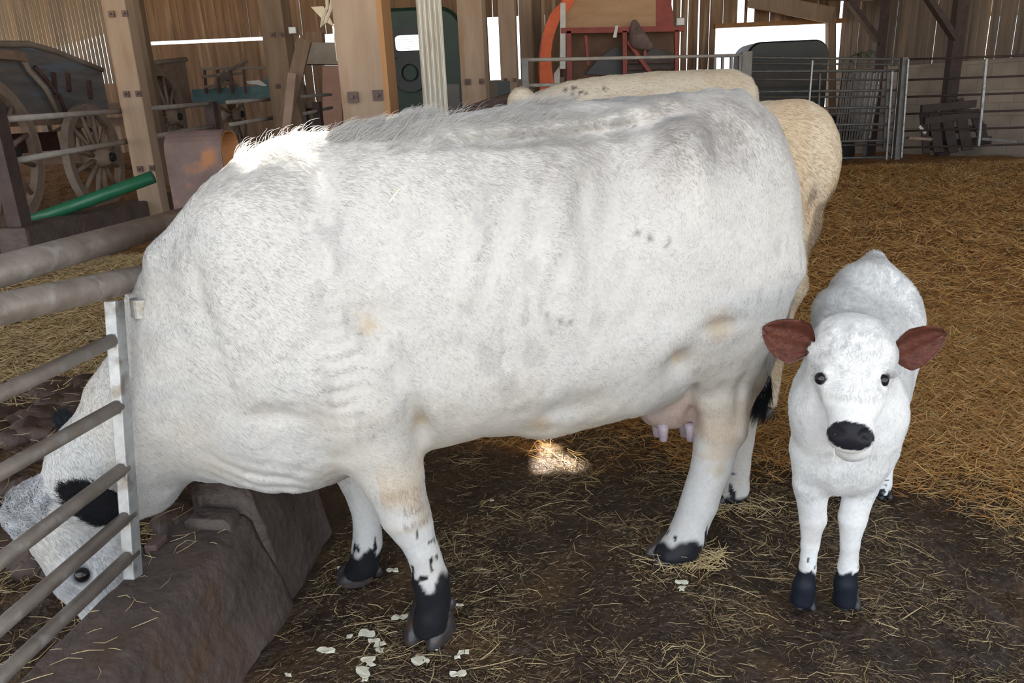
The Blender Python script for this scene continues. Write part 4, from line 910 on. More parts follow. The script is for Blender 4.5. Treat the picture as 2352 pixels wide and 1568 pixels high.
def cow_col(P):
    c = np.tile(np.array([.575, .568, .560]), (len(P), 1)); z = P[:, 2]; x = P[:, 0]
    n1 = fbm(P, 5, 31, 3); n2 = fbm(P, 16, 33, 3)
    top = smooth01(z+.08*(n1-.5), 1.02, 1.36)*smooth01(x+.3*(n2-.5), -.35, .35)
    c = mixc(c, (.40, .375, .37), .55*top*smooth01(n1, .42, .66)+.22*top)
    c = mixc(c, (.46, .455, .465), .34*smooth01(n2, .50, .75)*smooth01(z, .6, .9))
    c = mixc(c, (.27, .235, .22), .6*spots(P, [(1535, 318, 1.9, 34), (1700, 330, 1.9, 50), (1640, 300, 1.9, 30)], 2.3, 1.0)*smooth01(n2, .35, .6))
    body = (x > -.35)*(z > .36)
    c = mixc(c, (.52, .40, .28), .75*smooth01(-z, -.62, -.46)*body*smooth01(n1, .30, .55))
    c = mixc(c, (.53, .475, .40), .40*smooth01(-z, -.98, -.60)*smooth01(n1, .40, .62))
    c = mixc(c, (.46, .355, .23), spots(P, [(842, 752, 1.68, 38), (1650, 748, 1.95, 55), (1560, 830, 2.05, 28), (962, 975, 1.74, 26), (1655, 1080, 2.05, 26), (1685, 1010, 2.07, 22), (1240, 975, 1.95, 40), (905, 1140, 1.7, 14)], 2.1, 1.0)*.75)
    c = mixc(c, (.45, .345, .26), .55*smooth01(-z, -.50, -.40)*(x < -.45)*(x > -.95)*smooth01(n1, .45, .6))
    c = mixc(c, (.20, .17, .17), .8*spots(P, [(1468, 535, 1.9, 12), (1495, 548, 1.9, 13), (1532, 558, 1.9, 15), (1440, 530, 1.9, 6), (1262, 722, 1.78, 11), (1285, 735, 1.78, 10), (1310, 735, 1.78, 10), (1300, 745, 1.78, 7), (1098, 590, 1.75, 8), (1010, 600, 1.75, 7), (1015, 620, 1.75, 7), (1720, 690, 1.98, 8), (1712, 715, 1.98, 7), (1650, 640, 1.95, 5), (1800, 292, 2.3, 14), (850, 703, 1.7, 4)], 2.6, .8)*smooth01(vnoise(P*np.array([1, 1, .5]), 130, 9), .35, .6))
    st = np.clip((fbm(P*np.array([1, 1, .35]), 42, 61, 2)-.60)/.08, 0, 1)
    c = mixc(c, (.34, .33, .335), .4*st*smooth01(n1, .5, .6)*smooth01(z, .5, .8))
    for f_, z0, up in FEET: c = mixc(c, (.018, .018, .022), legblack(P, f_, z0, up))
    # head markings: dark ring round the eye
    e = at(188, 1318, 1.68); d = np.sqrt(((P-e)**2).sum(1)); c = mixc(c, (.05, .045, .055), np.clip((.034-d)/.010, 0, 1)); c = mixc(c, (.40, .40, .44), .5*np.clip((.10-d)/.05, 0, 1)*(d > .034))
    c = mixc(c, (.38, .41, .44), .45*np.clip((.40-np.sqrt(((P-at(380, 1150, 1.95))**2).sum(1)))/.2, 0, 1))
    ud = np.sqrt(((P-at(1545, 935, 2.12))**2).sum(1)); c = mixc(c, (.48, .36, .33), .7*np.clip((.13-ud)/.06, 0, 1))
    return np.clip(c, 0, 1)
CALF_FEET = [(gnd(1842, 1390), .135), (gnd(1941, 1388), .125), (gnd(2025, 1138), .045), (gnd(1935, 1138), .045)]
def calf_col(P):
    c = np.tile(np.array([.77, .78, .79]), (len(P), 1)); n1 = fbm(P, 12, 71, 3)
    c = mixc(c, (.55, .56, .59), .45*smooth01(n1, .5, .68))
    c = mixc(c, (.62, .55, .50), .4*smooth01(-P[:, 2], -.42, -.2)*smooth01(n1, .45, .6))
    for f_, z0 in CALF_FEET:
        h = np.sqrt(((P-f_)[:, :2]**2).sum(1)); sp = np.clip((vnoise(P, 95, 5)-.70-.3*np.clip((P[:, 2]-z0)/.09, 0, 1))/.03, 0, 1)*(P[:, 2] < z0+.10)
        c = mixc(c, (.014, .017, .026), np.maximum(np.clip((z0+.05*(vnoise(P, 40, 6)-.5)-P[:, 2])/.006, 0, 1), sp)*(h < .12))
    e = at(1953, 1000, 1.515); rv = ray(1953, 1000); rv = rv/np.linalg.norm(rv); sv = np.cross(rv, (0, 0, 1)); sv /= np.linalg.norm(sv); uv = np.cross(sv, rv); q3 = P-e
    u_ = np.abs(q3 @ sv); w_ = q3 @ uv; u_ = u_/(1.22-np.clip(np.abs(w_-.004)*6, 0, .25)); w_ = np.abs(w_)/np.where(w_ > 0, .76, .78); d = (u_**2.6+w_**2.6)**(1/2.6); d = d+.004*(vnoise(P, 120, 7)-.5)+.02*np.clip(np.abs(P[:, 1]-e[1])-.05, 0, 1)
    c = mixc(c, (.016, .016, .022), np.clip((.0425-d)/.002, 0, 1)*(P[:, 1] < 1.59))
    for ex, ey in ((1885, 868), (2025, 872)):
        q_ = at(ex, ey, 1.608); d = np.sqrt(((P-q_)**2).sum(1)); c = mixc(c, (.05, .045, .06), np.clip((.021-d)/.004, 0, 1))
    return np.clip(c, 0, 1)
def fur(name, v, q, n_hair, comb, length, colf, parent, rad=.0006, lift=.35, seed=1, keep=None, K=4, curl=0.0, clump=.5, freq=4, wild=1.2):
    r_ = np.random.default_rng(seed); nrm = quad_normals(v, q); A = np.linalg.norm(nrm, axis=1); nrm = nrm/(A[:, None]+1e-12); c = v[q].mean(1)
    vn = np.zeros_like(v)
    for k in range(4): np.add.at(vn, q[:, k], nrm)
    vn /= np.linalg.norm(vn, axis=1)[:, None]+1e-9
    face = ((CAMP-c)*nrm).sum(1) > -.25*np.linalg.norm(CAMP-c, axis=1)
    w = A*np.where(face, 1.0, .25)
    if keep is not None: w = w*keep(c)
    idx = r_.choice(len(q), n_hair, p=w/w.sum()); a, b = r_.random((2, n_hair, 1))
    def bil(X): X = X[q[idx]]; return X[:, 0]*(1-a)*(1-b)+X[:, 1]*a*(1-b)+X[:, 2]*a*b+X[:, 3]*(1-a)*b
    p = bil(v); nn = bil(vn); nn /= np.linalg.norm(nn, axis=1)[:, None]+1e-9
    d = comb(p, nn)
    sw = np.stack([fbm(p, 9, seed+50+k, 2) for k in range(3)], -1)-.5; d = d+sw*wild+r_.normal(0, .08, d.shape)
    cl = np.stack([vnoise(p, 55, seed+80+k) for k in range(3)], -1)-.5; d = d+cl*clump*wild
    d = d-nn*(d*nn).sum(1)[:, None]; d /= np.linalg.norm(d, axis=1)[:, None]+1e-9
    L = length(p)*(r_.random(n_hair)*.6+.55); tlift = lift*(.5+r_.random(n_hair)); side = np.cross(nn, d)
    pts = np.empty((n_hair, K, 3), np.float32); ph = r_.random(n_hair)*6.28+vnoise(p, 40, seed)*6
    for k in range(K):
        t = k/(K-1); up = tlift*(t-.55*t*t)
        pts[:, k] = p-nn*.001+d*(L*t*(1-.15*t))[:, None]+nn*(L*up)[:, None]+side*(curl*L*np.sin(ph+t*freq)*t)[:, None]
    cu = bpy.data.hair_curves.new(name); cu.add_curves([K]*n_hair)
    off = origin(parent)
    cu.position_data.foreach_set('vector', (pts-off).astype(np.float32).ravel())
    ra = cu.attributes.get('radius') or cu.attributes.new('radius', 'FLOAT', 'POINT')
    ra.data.foreach_set('value', np.tile(np.linspace(1, .25, K)*rad, n_hair).astype(np.float32))
    col = colf(p)*(.88+.20*r_.random((n_hair, 1)))*(.90+.16*vnoise(p*np.array([1, 1, .6]), 65, seed+9))[:, None]
    ca = cu.attributes.new('Col', 'FLOAT_COLOR', 'CURVE'); ca.data.foreach_set('color', np.concatenate([np.clip(col, 0, 1), np.ones((n_hair, 1))], 1).astype(np.float32).ravel())
    o = bpy.data.objects.new(name, cu); COL.objects.link(o); cu.materials.append(M['hair']); o.parent = parent; tag(o, kind='stuff')
    return o
def ear(name, base, tip, width, parent, face=(0, -1, .2), mat=None, cup=.25, col_out=(.8, .8, .8), col_in=(.1, .05, .04), fl=.02):
    base = np.array(base); tip = np.array(tip); L = np.linalg.norm(tip-base); d = (tip-base)/L; f_ = np.array(face, float); f_ -= d*(f_@d); f_ /= np.linalg.norm(f_); s = np.cross(d, f_)
    vs = []; cols = []; n, m = 17, 13
    for side in (0, 1):
        for i in range(n):
            t = i/(n-1); w = width*.5*(min(1, (t/.28)**.65) if t < .28 else (1-((t-.28)/.72)**2.3)**.75 if t < 1 else 0)+.004
            for j in range(m):
                u = j/(m-1)*2-1
                p = base+d*L*t+s*w*u+f_*(cup*w*(u*u-.4))*(1 if side == 0 else 1)+f_*(.004 if side == 0 else -.004)*(1-u*u)**.5*(1-t**4)
                if side == 0: p = p+f_*.003*sin(8*u+3*t)
                vs.append(p); k = .8+.4*vnoise(np.array([[u*2, t*5, 3.0]]), 2, 4)[0]; e_ = max(0, 1-t*5)
                cols.append(np.array(col_in)*k*(1-e_*.85) if side == 0 else np.array(col_out)*k)  # inner colour darkened towards the base: shade of the ear root painted in
    fs = []
    for side in (0, 1):
        o_ = side*n*m
        for i in range(n-1):
            for j in range(m-1):
                a = o_+i*m+j; fs.append((a, a+1, a+m+1, a+m) if side == 0 else (a, a+m, a+m+1, a+1))
    for i in range(n-1):
        for j in (0, m-1): a = i*m+j; fs.append((a, a+m, a+m+n*m, a+n*m))
    for i in (0, n-1):
        for j in range(m-1): a = i*m+j; fs.append((a, a+1, a+1+n*m, a+n*m))
    return np_mesh(name, np.array(vs), np.array(fs), M['coat'], parent, True, np.array(cols))
def ball(name, c, r, mat, parent, sc=(1, 1, 1)):
    bm = bmesh.new(); bmesh.ops.create_uvsphere(bm, u_segments=20, v_segments=14, radius=1)
    me = bpy.data.meshes.new(name); bm.to_mesh(me); bm.free(); off = origin(parent)
    for vt_ in me.vertices: vt_.co = Vector([vt_.co[i]*r*sc[i]+c[i]-off[i] for i in range(3)])
    o = link(name, me, mat, parent); me.polygons.foreach_set('use_smooth', [True]*len(me.polygons)); return o
def hoof(name, c, yaw, s, parent, mat='hoof', h=.062):       # cloven: two claws side by side, toe towards yaw
    fx = np.array([cos(yaw), sin(yaw), 0]); sx = np.array([-sin(yaw), cos(yaw), 0]); c = np.array(c)
    R = np.stack([fx, sx, np.array([0, 0, 1.])], 1)
    def f(P):
        g = None
        for k in (-1, 1):
            a = c+sx*k*.028*s+fx*.012*s; e = sd_ell(P, a+np.array([0, 0, .016*s]), (.062*s, .029*s, .050*s), R)
            e = smin(e, sd_cone(P, a-fx*.018*s+np.array([0, 0, h*s]), a-fx*.012*s+np.array([0, 0, .02*s]), .024*s, .027*s), .02*s)
            g = e if g is None else np.minimum(g, e)
        return np.maximum(g, -(P[..., 2]-.002))
    v, q = surface_nets(f, c-np.array([.1, .1, .01])*s, c+np.array([.1, .1, .10])*s, .0042); v = smooth_verts(v, q, 1, .4)
    return np_mesh(name, v, q, M[mat], parent)
GZ = lambda p: float(gh(p[0], p[1]))

# ---------------------------------------------------------------- near cow
cow = empty('cow', (.11, 2.05, 0), 'large white cow with black feet reaching its head through the feed gate', 'cow')
v, q = surface_nets(cow_sdf, (-1.55, 1.40, .02), (1.05, 2.72, 1.52), .0085); v = smooth_verts(v, q, 2, .5)
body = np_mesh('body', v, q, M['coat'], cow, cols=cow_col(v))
def cow_comb(P, n):
    x, y, z = P.T; d = np.stack([np.full(len(P), .62), np.zeros(len(P)), np.full(len(P), -.55)], 1)
    leg = (z < .50) & (x > -.5); d[leg] = (0, 0, -1)
    w_ = smooth01(x, .3, .6)*(z > .5); d = d*(1-w_[:, None])+np.array([.15, 0, -1])*w_[:, None]
    w_ = smooth01(n[:, 2], .35, .8)*(z > .9); d = d*(1-w_[:, None])+np.array([1, 0, -.1])*w_[:, None]
    hip = np.sqrt((x-.50)**2+(z-1.22)**2); hm = (hip < .22) & (y < 2.1); d[hm] = np.stack([(z-1.22)[hm], 0*z[hm], -(x-.50)[hm]], 1)*4+np.array([.2, 0, -.6])
    nk = (x < -.75); d[nk] = (.5, 0, -.6)
    hd = (x < -1.05) & (z < .42); a_ = at(275, 1450, 1.71)-at(120, 1170, 1.8); d[hd] = a_/np.linalg.norm(a_)
    return d
def cow_len(P):
    x, y, z = P.T; L = np.full(len(P), .013)
    L[(x < -.45) & (z > .3)] = .016
    L = L+.009*smooth01(z, 1.15, 1.32); L[(z < .42) & (x > -.5)] = .007; L[(z < .5) & (x > -.3) & (x < .3) & (z > .38)] = .020
    L[(x < -1.05) & (z < .5)] = .020
    L[np.sqrt(((P-at(72, 1160, 1.78))**2).sum(1)) < .09] = .016
    L[np.sqrt(((P-at(188, 1318, 1.68))**2).sum(1)) < .034] = .004
    return L
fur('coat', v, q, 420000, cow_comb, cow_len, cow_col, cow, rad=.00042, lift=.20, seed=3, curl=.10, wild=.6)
# unkempt tufts on the withers ridge and belly
tuft_k = lambda c: ((c[:, 2] > 1.30)*.25*(c[:, 0] < .3)+(c[:, 2] > 1.33)*(c[:, 0] < -.2)*1.2+(np.sqrt(((c-at(1220, 1015, 2.05))**2).sum(1)) < .10)*1.5)*((vnoise(c, 9, 40) > .52)*1.0+.05)
fur('long_tufts', v, q, 5200, lambda P, n: np.stack([.8+0*P[:, 0], 0*P[:, 0], .1+0*P[:, 0]], 1), lambda P: np.full(len(P), .052), cow_col, cow, rad=.00045, lift=.85, seed=5, keep=tuft_k, K=5, curl=.3)
curl_k = lambda c: (np.sqrt(((c-at(72, 1158, 1.76))**2).sum(1)) < .080)*1.0
fur('forelock', v, q, 1700, lambda P, n: np.stack([-.3+0*P[:, 0], 0*P[:, 0], -.9+0*P[:, 0]], 1), lambda P: np.full(len(P), .032), lambda P: np.tile(np.array([.58, .59, .62]), (len(P), 1))*(.40+.85*vnoise(P, 60, 3))[:, None], cow, rad=.0016, lift=.45, seed=8, keep=curl_k, K=8, curl=.55, clump=1.6, freq=9)
for nm, fp_, yaw, s in (('fore', gnd(992, 1448), pi+1.25, 1.15), ('fore', gnd(824, 1328), pi+.2, .95), ('hind', gnd(1538, 1280), pi+.35, 1.0), ('hind', gnd(1672, 1154), pi+.2, .95)):
    fp_ = np.array(fp_); fp_[2] = max(GZ(fp_)-.008, -.02); h_ = hoof('hoof', fp_, yaw, s, cow)
for px, py, Y, w in ((1034, 1386, 1.755, 26), (1020, 1382, 1.80, 22), (868, 1312, 2.03, 20)):
    ball('dewclaw', at(px, py, Y), w*.5*mpp(px, py, Y), M['hoof'], cow, (1, 1, 1.4))
e1 = ear('ear', at(285, 1192, 1.665), at(142, 1122, 1.640), .090, cow, (-.3, -1, .5), col_out=(.02, .02, .024), col_in=(.016, .016, .02), cup=-.25)
def ear_fur(parent, eo, cnt, L, col, rad=.0005, seed=2):
    me = eo.data; vv = np.empty(len(me.vertices)*3, np.float32); me.vertices.foreach_get('co', vv); vv = vv.reshape(-1, 3)+origin(eo)
    qq = np.array([p.vertices[:] for p in me.polygons if len(p.vertices) == 4])
    fur('ear_hair', vv, qq, cnt, lambda P, n: np.tile(np.array(col[1]), (len(P), 1)), lambda P: np.full(len(P), L), lambda P: np.tile(np.array(col[0]), (len(P), 1)), parent, rad=rad, lift=.8, seed=seed, curl=.3)
ear_fur(cow, e1, 3500, .026, ((.022, .022, .028), (-.8, 0, .5)))
e2 = ear('ear', at(178, 1010, 2.06), at(128, 955, 2.12), .10, cow, (-.5, -1, .1), col_out=(.02, .025, .032), col_in=(.02, .025, .032), cup=-.3)
ear_fur(cow, e2, 1200, .022, ((.022, .028, .036), (-.6, 0, .6)), seed=4)
ball('eye', at(190, 1319, 1.678), .0205, M['eye'], cow)
for px, py, Y in ((1523, 985, 2.12), (1585, 985, 2.13), (1508, 975, 2.30), (1570, 975, 2.30)):
    a = at(px, py-14, Y); b = at(px+1, py+28, Y); MB().tube([a, a*.6+b*.4, b*.95+a*.05, b], [.019, .016, .012, .005], 14).build('teat', M['teat'], cow, smooth=True)
tl = [(1780, 400, 2.26), (1798, 450, 2.32), (1812, 500, 2.36), (1818, 560, 2.38), (1806, 680, 2.39), (1782, 780, 2.38), (1757, 850, 2.36), (1747, 905, 2.35)]
tp = [at(*p) for p in tl]; tb = MB().tube(tp, [.018, .022, .024, .024, .022, .020, .018, .014], 14).build('tail', M['coat'], cow, smooth=True)
me = tb.data; a = me.color_attributes.new('Col', 'FLOAT_COLOR', 'POINT'); a.data.foreach_set('color', np.tile([.52, .49, .47, 1], len(me.vertices)).astype(np.float32))
vv = np.array([x.co[:] for x in me.vertices])+origin(tb); qq = np.array([p.vertices[:] for p in me.polygons if len(p.vertices) == 4])
fur('tail_hair', vv, qq, 5000, lambda P, n: np.tile([0, 0, -1.], (len(P), 1)), lambda P: np.full(len(P), .03), lambda P: mixc(np.tile([.58, .55, .54], (len(P), 1)), (.12, .13, .16), np.clip((vnoise(P*np.array([1, 1, .4]), 30, 5)-.62)/.05, 0, 1)), cow, seed=12)
fur('tail_switch', vv, qq, 2600, lambda P, n: np.tile([0, 0, -1.], (len(P), 1))+0*P, lambda P: np.full(len(P), .13), lambda P: np.tile([.014, .015, .022], (len(P), 1)), cow, rad=.0007, lift=.12, seed=13, keep=lambda c: (c[:, 2] < at(1750, 862, 2.35)[2])*1.0, K=6, clump=.2)
o = MB().beam(at(893, 464, 1.665), at(917, 433, 1.675), .005, .003).build('straw_piece', M['peel'], loc=at(905, 449, 1.67)); tag(o, 'single pale straw stuck to the white cow shoulder', 'straw')

# ---------------------------------------------------------------- calf
calf = empty('calf', (.95, 2.05, 0), 'small white calf with dark ears and black muzzle standing beside the cow', 'calf')
v, q = surface_nets(calf_sdf, (.55, 1.42, .02), (1.62, 2.78, 1.02), .0055); v = smooth_verts(v, q, 1, .5)
cb = np_mesh('body', v, q, M['coat'], calf, cols=calf_col(v))
def calf_comb(P, n):
    x, y, z = P.T; d = np.stack([np.full(len(P), .1), np.full(len(P), .35), np.full(len(P), -.7)], 1)
    top = (n[:, 2] > .5) & (y > 1.8); d[top] = (.3, .8, 0)
    d[z < .38] = (0, 0, -1)
    head = (y < 1.76) & (z > .58); c0 = at(1952, 885, 1.6); r_ = P-c0; up = r_[:, 2] > 0
    d[head & up] = r_[head & up]*np.array([8, 0, 8]); d[head & ~up] = np.array([0, -.2, -1])
    side = (y > 2.0) & (n[:, 2] < .5); d[side] = (0, .5, -.8)
    return d
def calf_len(P):
    L = np.full(len(P), .014); x, y, z = P.T
    L[z < .36] = .0045; L[(y < 1.72) & (z > .55)] = .008; L[(z > .74) & (y < 1.75)] = .016; L[(y > 1.8) & (z > .6)] = .020
    e = at(1953, 1000, 1.515); d = np.sqrt((((P-e)/np.array([1.12, 1.3, .80]))**2).sum(1)); L[(d < .05) & (y < 1.6)] = .0008
    for ex, ey in ((1885, 868), (2025, 872)): L[np.sqrt(((P-at(ex, ey, 1.608))**2).sum(1)) < .019] = .001
    return L
fur('coat', v, q, 150000, calf_comb, calf_len, calf_col, calf, rad=.00045, lift=.30, seed=21, curl=.20, clump=.8, wild=1.0)
for f_, yaw, s in ((gnd(1843, 1382), -pi/2-.1, .56), (gnd(1941, 1382), -pi/2+.0, .56), (gnd(2024, 1137), -pi/2, .5), (gnd(1932, 1137), -pi/2, .5)):
    f_ = np.array(f_); f_[2] = max(GZ(f_)-.004, -.02); hoof('hoof', f_, yaw, s*1.12, calf, 'hoof_dark', h=.075)
RED = (.115, .038, .026)
ce1 = ear('ear', at(1868, 800, 1.70), at(1752, 752, 1.73), .104, calf, (.15, -1, -.15), cup=.45, col_in=RED, col_out=(.16, .10, .09))
ce2 = ear('ear', at(2044, 812, 1.70), at(2172, 768, 1.72), .104, calf, (-.15, -1, -.15), cup=.45, col_in=RED, col_out=(.16, .10, .09))
for eo, sd_ in ((ce1, -1), (ce2, 1)):
    ear_fur(calf, eo, 900, .012, ((.10, .045, .04), (sd_*.8, 0, .1)), rad=.00025, seed=30+sd_)
for k, (ex, ey) in enumerate(((1884, 869), (2027, 873))):
    c = hit(calf_sdf, ex, ey)+ray(ex, ey)*.006; ball('eye', c, .0150, M['eye'], calf, (.85, 1, 1.0))
    ls = MB(); s_ = -1 if k == 0 else 1
    for j in range(12):
        t = j/11; an = radians(25+65*t); dv = np.array([s_*cos(an), 0, sin(an)]); p = c+dv*.013+np.array([0, -.006, 0]); ls.tube([p, p+dv*.008+np.array([0, -.006, 0]), p+dv*.015+np.array([s_*.002, -.007, .003])], [.0005, .0004, .0002], 4)
    ls.build('eyelashes', M['black'], calf)
# nostrils
for nx in (1922, 1986): ball('nostril', hit(calf_sdf, nx, 998)+ray(nx, 998)*.003, .0062, M['eye'], calf, (1.2, .5, .8))
o = MB().tube([at(1915, 1028, 1.50), at(1917, 1045, 1.495), at(1914, 1062, 1.50)], .0008, 5).build('straw_wisp', M['peel'], loc=at(1916, 1040, 1.5)); tag(o, 'thin straw wisp hanging from the calf muzzle', 'straw')

# ---------------------------------------------------------------- two cream cows behind
def far_cow(name, shift, rump_px, sdf, lo, hi, lab, col, n_hair, seed, feet):
    root = empty('cow', ((lo[0]+hi[0])/2, (lo[1]+hi[1])/2, .1), lab, 'cow')
    v, q = surface_nets(sdf, lo, hi, .016); v = smooth_verts(v, q, 2)
    np_mesh('body', v, q, M['coat'], root, cols=col(v))
    fur('coat', v, q, n_hair, lambda P, n: np.tile([.7, 0, -.5], (len(P), 1)), lambda P: np.full(len(P), .030), col, root, rad=.0008, lift=.25, seed=seed, wild=.6)
    for f_ in feet: hoof('hoof', np.array([f_[0], f_[1], GZ(f_)-.005]), pi, 1.0, root)
    return root
Y2 = 4.3
ST2 = []
for px, py, hw in ((1180, 252, .12), (1225, 215, .20), (1300, 185, .26), (1400, 168, .31), (1500, 160, .34), (1600, 157, .33), (1690, 156, .27), (1725, 170, .20), (1742, 200, .10)):
    p = at(px, py, Y2); ST2.append((p[0], p[2]-.01, p[2]-.62-.3*min(1, hw/.3), hw, Y2+.05*(p[0]-.8)))
def c2(P):
    f = torso(P, ST2)
    for x, y in ((.35, 4.1), (.45, 4.5), (1.15, 4.1), (1.22, 4.5)):
        z0 = GZ((x, y)); f = smin(f, sd_cone(P, (x, y, .85), (x, y, .5), .11, .06), .06); f = smin(f, sd_cone(P, (x, y, .5), (x, y, z0+.05), .055, .05), .03)
    hp = at(1205, 235, Y2); f = smin(f, sd_cone(P, hp+np.array([.15, 0, -.25]), hp+np.array([-.25, 0, -.55]), .20, .13), .08)
    f = smin(f, sd_cone(P, hp+np.array([-.25, 0, -.55]), hp+np.array([-.5, 0, -.95]), .12, .08), .05)
    f = smin(f, sd_ell(P, at(1197, 232, Y2-.15), (.075, .07, .07)), .05)
    return f-.012*(fbm(P, 7, 3, 2)-.5)
def cream2(P):
    c = np.tile([.58, .49, .375], (len(P), 1)); c = mixc(c, (.66, .60, .50), .6*smooth01(fbm(P, 6, 2, 2), .45, .6))
    return mixc(c, (.10, .08, .06), .85*spots(P, [(1301, 206, Y2-.2, 6), (1320, 200, Y2-.2, 6), (1334, 212, Y2-.2, 6), (1316, 217, Y2-.2, 7), (1346, 214, Y2-.2, 4), (1390, 203, Y2-.2, 5)], 5))
far_cow('cow', 0, 0, c2, (-.75, 3.7, .1), (1.75, 4.9, 1.75), 'cream cow standing farthest back, only its back showing above the white cow', cream2, 26000, 41, [(.35, 4.1), (.45, 4.5), (1.15, 4.1), (1.22, 4.5)])
Y3 = 3.35
ST3 = []
for px, py, hw in ((1500, 262, .28), (1700, 238, .27), (1800, 226, .24), (1850, 224, .20), (1885, 245, .17), (1908, 290, .11), (1918, 330, .05)):
    p = at(px, py, Y3); ST3.append((p[0], p[2]-.01, p[2]-(.75 if px < 1810 else .50 if px < 1860 else .42 if px < 1890 else .28 if px < 1912 else .12), hw, Y3))
def c3(P):
    f = torso(P, ST3)
    f = smin(f, sd_ell(P, at(1835, 370, Y3), (.14, .18, .19)), .08)
    for x, y, t in ((at(1800, 900, 3.05)[0]-.02, 3.12, 0), (1.20, 3.55, 1)):
        z0 = GZ((x, y)); f = smin(f, sd_cone(P, (x+.04, Y3, .85), (x+.02, y, .62), .15, .085), .08); f = smin(f, sd_cone(P, (x+.02, y, .62), (x, y, .45), .08, .055), .04); f = smin(f, sd_cone(P, (x, y, .45), (x-.03, y, z0+.05), .05, .045), .03)
    return f-.012*(fbm(P, 8, 13, 2)-.5)
def cream3(P):
    c = np.tile([.60, .48, .345], (len(P), 1)); c = mixc(c, (.66, .58, .47), .6*smooth01(fbm(P, 6, 8, 2), .45, .6))
    return mixc(c, (.20, .15, .11), .75*smooth01(fbm(P*np.array([1, 1, .5]), 9, 18, 3), .52, .62)*smooth01(-P[:, 2], -1.12, -.95)*smooth01(P[:, 0], 1.15, 1.25))
far_cow('cow', 0, 0, c3, (.6, 2.75, .05), (1.65, 3.95, 1.55), 'cream cow with brown-stained rump showing just right of the white cow rump', cream3, 30000, 43, [(at(1800, 900, 3.05)[0]-.06, 3.11), (1.16, 3.54)])
# ---------------------------------------------------------------- litter
def straws(name, XY, L, W, cols, lab, seed=1, zoff=.004, tilt=.25, cat='straw', zf=None, bend=.35):
    r_ = np.random.default_rng(seed); n = len(XY); a = r_.random(n)*2*pi; el = r_.normal(0, tilt, n)
    d = np.stack([np.cos(a)*np.cos(el), np.sin(a)*np.cos(el), np.sin(el)], 1); s = np.stack([-np.sin(a), np.cos(a), 0*a], 1); up = np.cross(d, s)
    z = (zf or gh)(XY[:, 0], XY[:, 1])+zoff*(1+r_.random(n)*2)+np.abs(np.sin(el))*L*.35
    c = np.stack([XY[:, 0], XY[:, 1], z], 1); bs = s*(r_.normal(0, bend, n)*L*.3)[:, None]
    V = np.empty((n, 9, 3)); 
    for i, t in enumerate((-.5, 0, .5)):
        m = c+d*(L*t)[:, None]+bs*(1-4*t*t)-np.array([0, 0, 1])*(L*.06*(4*t*t))[:, None]*0
        w = W*(.6 if i != 1 else 1)
        V[:, i*3] = m+s*w[:, None]; V[:, i*3+1] = m-s*w[:, None]; V[:, i*3+2] = m+up*w[:, None]*1.2
    b = (np.arange(n)*9)[:, None]; F = []
    for i in (0, 3):
        for j in range(3): k = (j+1) % 3; F.append(np.concatenate([b+i+j, b+i+k, b+i+3+k, b+i+3+j], 1))
    col = np.repeat(cols, 9, 0)
    o = np_mesh(name, V.reshape(-1, 3), np.concatenate(F), M['straw'], None, False, col); tag(o, lab, cat, kind='stuff'); return o
def scol(n, r_, dark=.5, base=(.42, .27, .11)):
    k = r_.random((n, 1)); c = np.array(base)*(1-k)+np.array([.72, .56, .30])*k; return c*(1-dark*r_.random((n, 1)))
def scol2(n, r_, dark):
    k = r_.random((n, 1))**2.2; c = np.array((.55, .26, .065))*(1-k)+np.array([.85, .58, .24])*k; return c*(1-dark*r_.random((n, 1)))
r_ = np.random.default_rng(11)
def rej(n, x0, x1, y0, y1, dens, py=1.0):
    X = r_.uniform(x0, x1, n); Y = y0+(y1-y0)*r_.random(n)**py; k = r_.random(n) < dens(X, Y); return np.stack([X[k], Y[k]], 1)
clumpf = lambda X, Y, s, a: smooth01(fbm(np.stack([X, Y, 0*X], -1), s, a, 3), .40, .62)
# golden bedding on the right and behind
far = lambda X, Y: smooth01(Y+.35*X+.5*(fbm(np.stack([X, Y, 0*X], -1), 3, 77, 2)-.5), 2.65, 3.3)*(X > -.6)*(X < Y*.72+.4)
XY = rej(150000, -.5, 9.5, 2.0, 12.6, far, 1.9); n = len(XY); sc = np.clip(XY[:, 1]/3.0, .8, 3.0)
straws('golden_bedding', XY, r_.uniform(.03, .10, n)*sc**.5, r_.uniform(.0010, .0018, n)*sc, scol2(n, r_, .55), 'deep golden straw bedding spread over the pen floor at right', 2, .012, .30)
XY = rej(60000, .6, 3.4, 2.0, 4.4, lambda X, Y: far(X, Y)*(X < Y*.72+.4)); n = len(XY)
straws('golden_bedding_near', XY, r_.uniform(.03, .11, n), r_.uniform(.0009, .0017, n), scol2(n, r_, .5), 'loose golden straw lying behind and right of the calf', 3, .012, .28)
# sparse straws in the mud
near = lambda X, Y: (.12+.88*clumpf(X, Y, 5, 5))*(X < Y*.75+.3)
XY = rej(70000, -.85, 2.6, 1.15, 3.1, lambda X, Y: (.35+.65*clumpf(X, Y, 5, 5))*(X < Y*.75+.3)*(X > KB[0]+.32+.12*(Y-KB[1]))); n = len(XY)
straws('chaff', XY, r_.uniform(.004, .022, n), r_.uniform(.0004, .0011, n), scol(n, r_, .8, (.13, .070, .030))*.75, 'fine dark chaff and fibres mixed into the wet mud', 14, .001, .10)
XY = rej(15000, -.85, 2.4, 1.15, 3.0, lambda X, Y: near(X, Y)*(X > KB[0]+.32+.12*(Y-KB[1]))); n = len(XY)
straws('trodden_straw', XY, r_.uniform(.008, .075, n), r_.uniform(.0005, .0014, n), scol(n, r_, .75, (.20, .11, .045)), 'thin straw pieces trodden into the dark wet mud', 4, .002, .06)
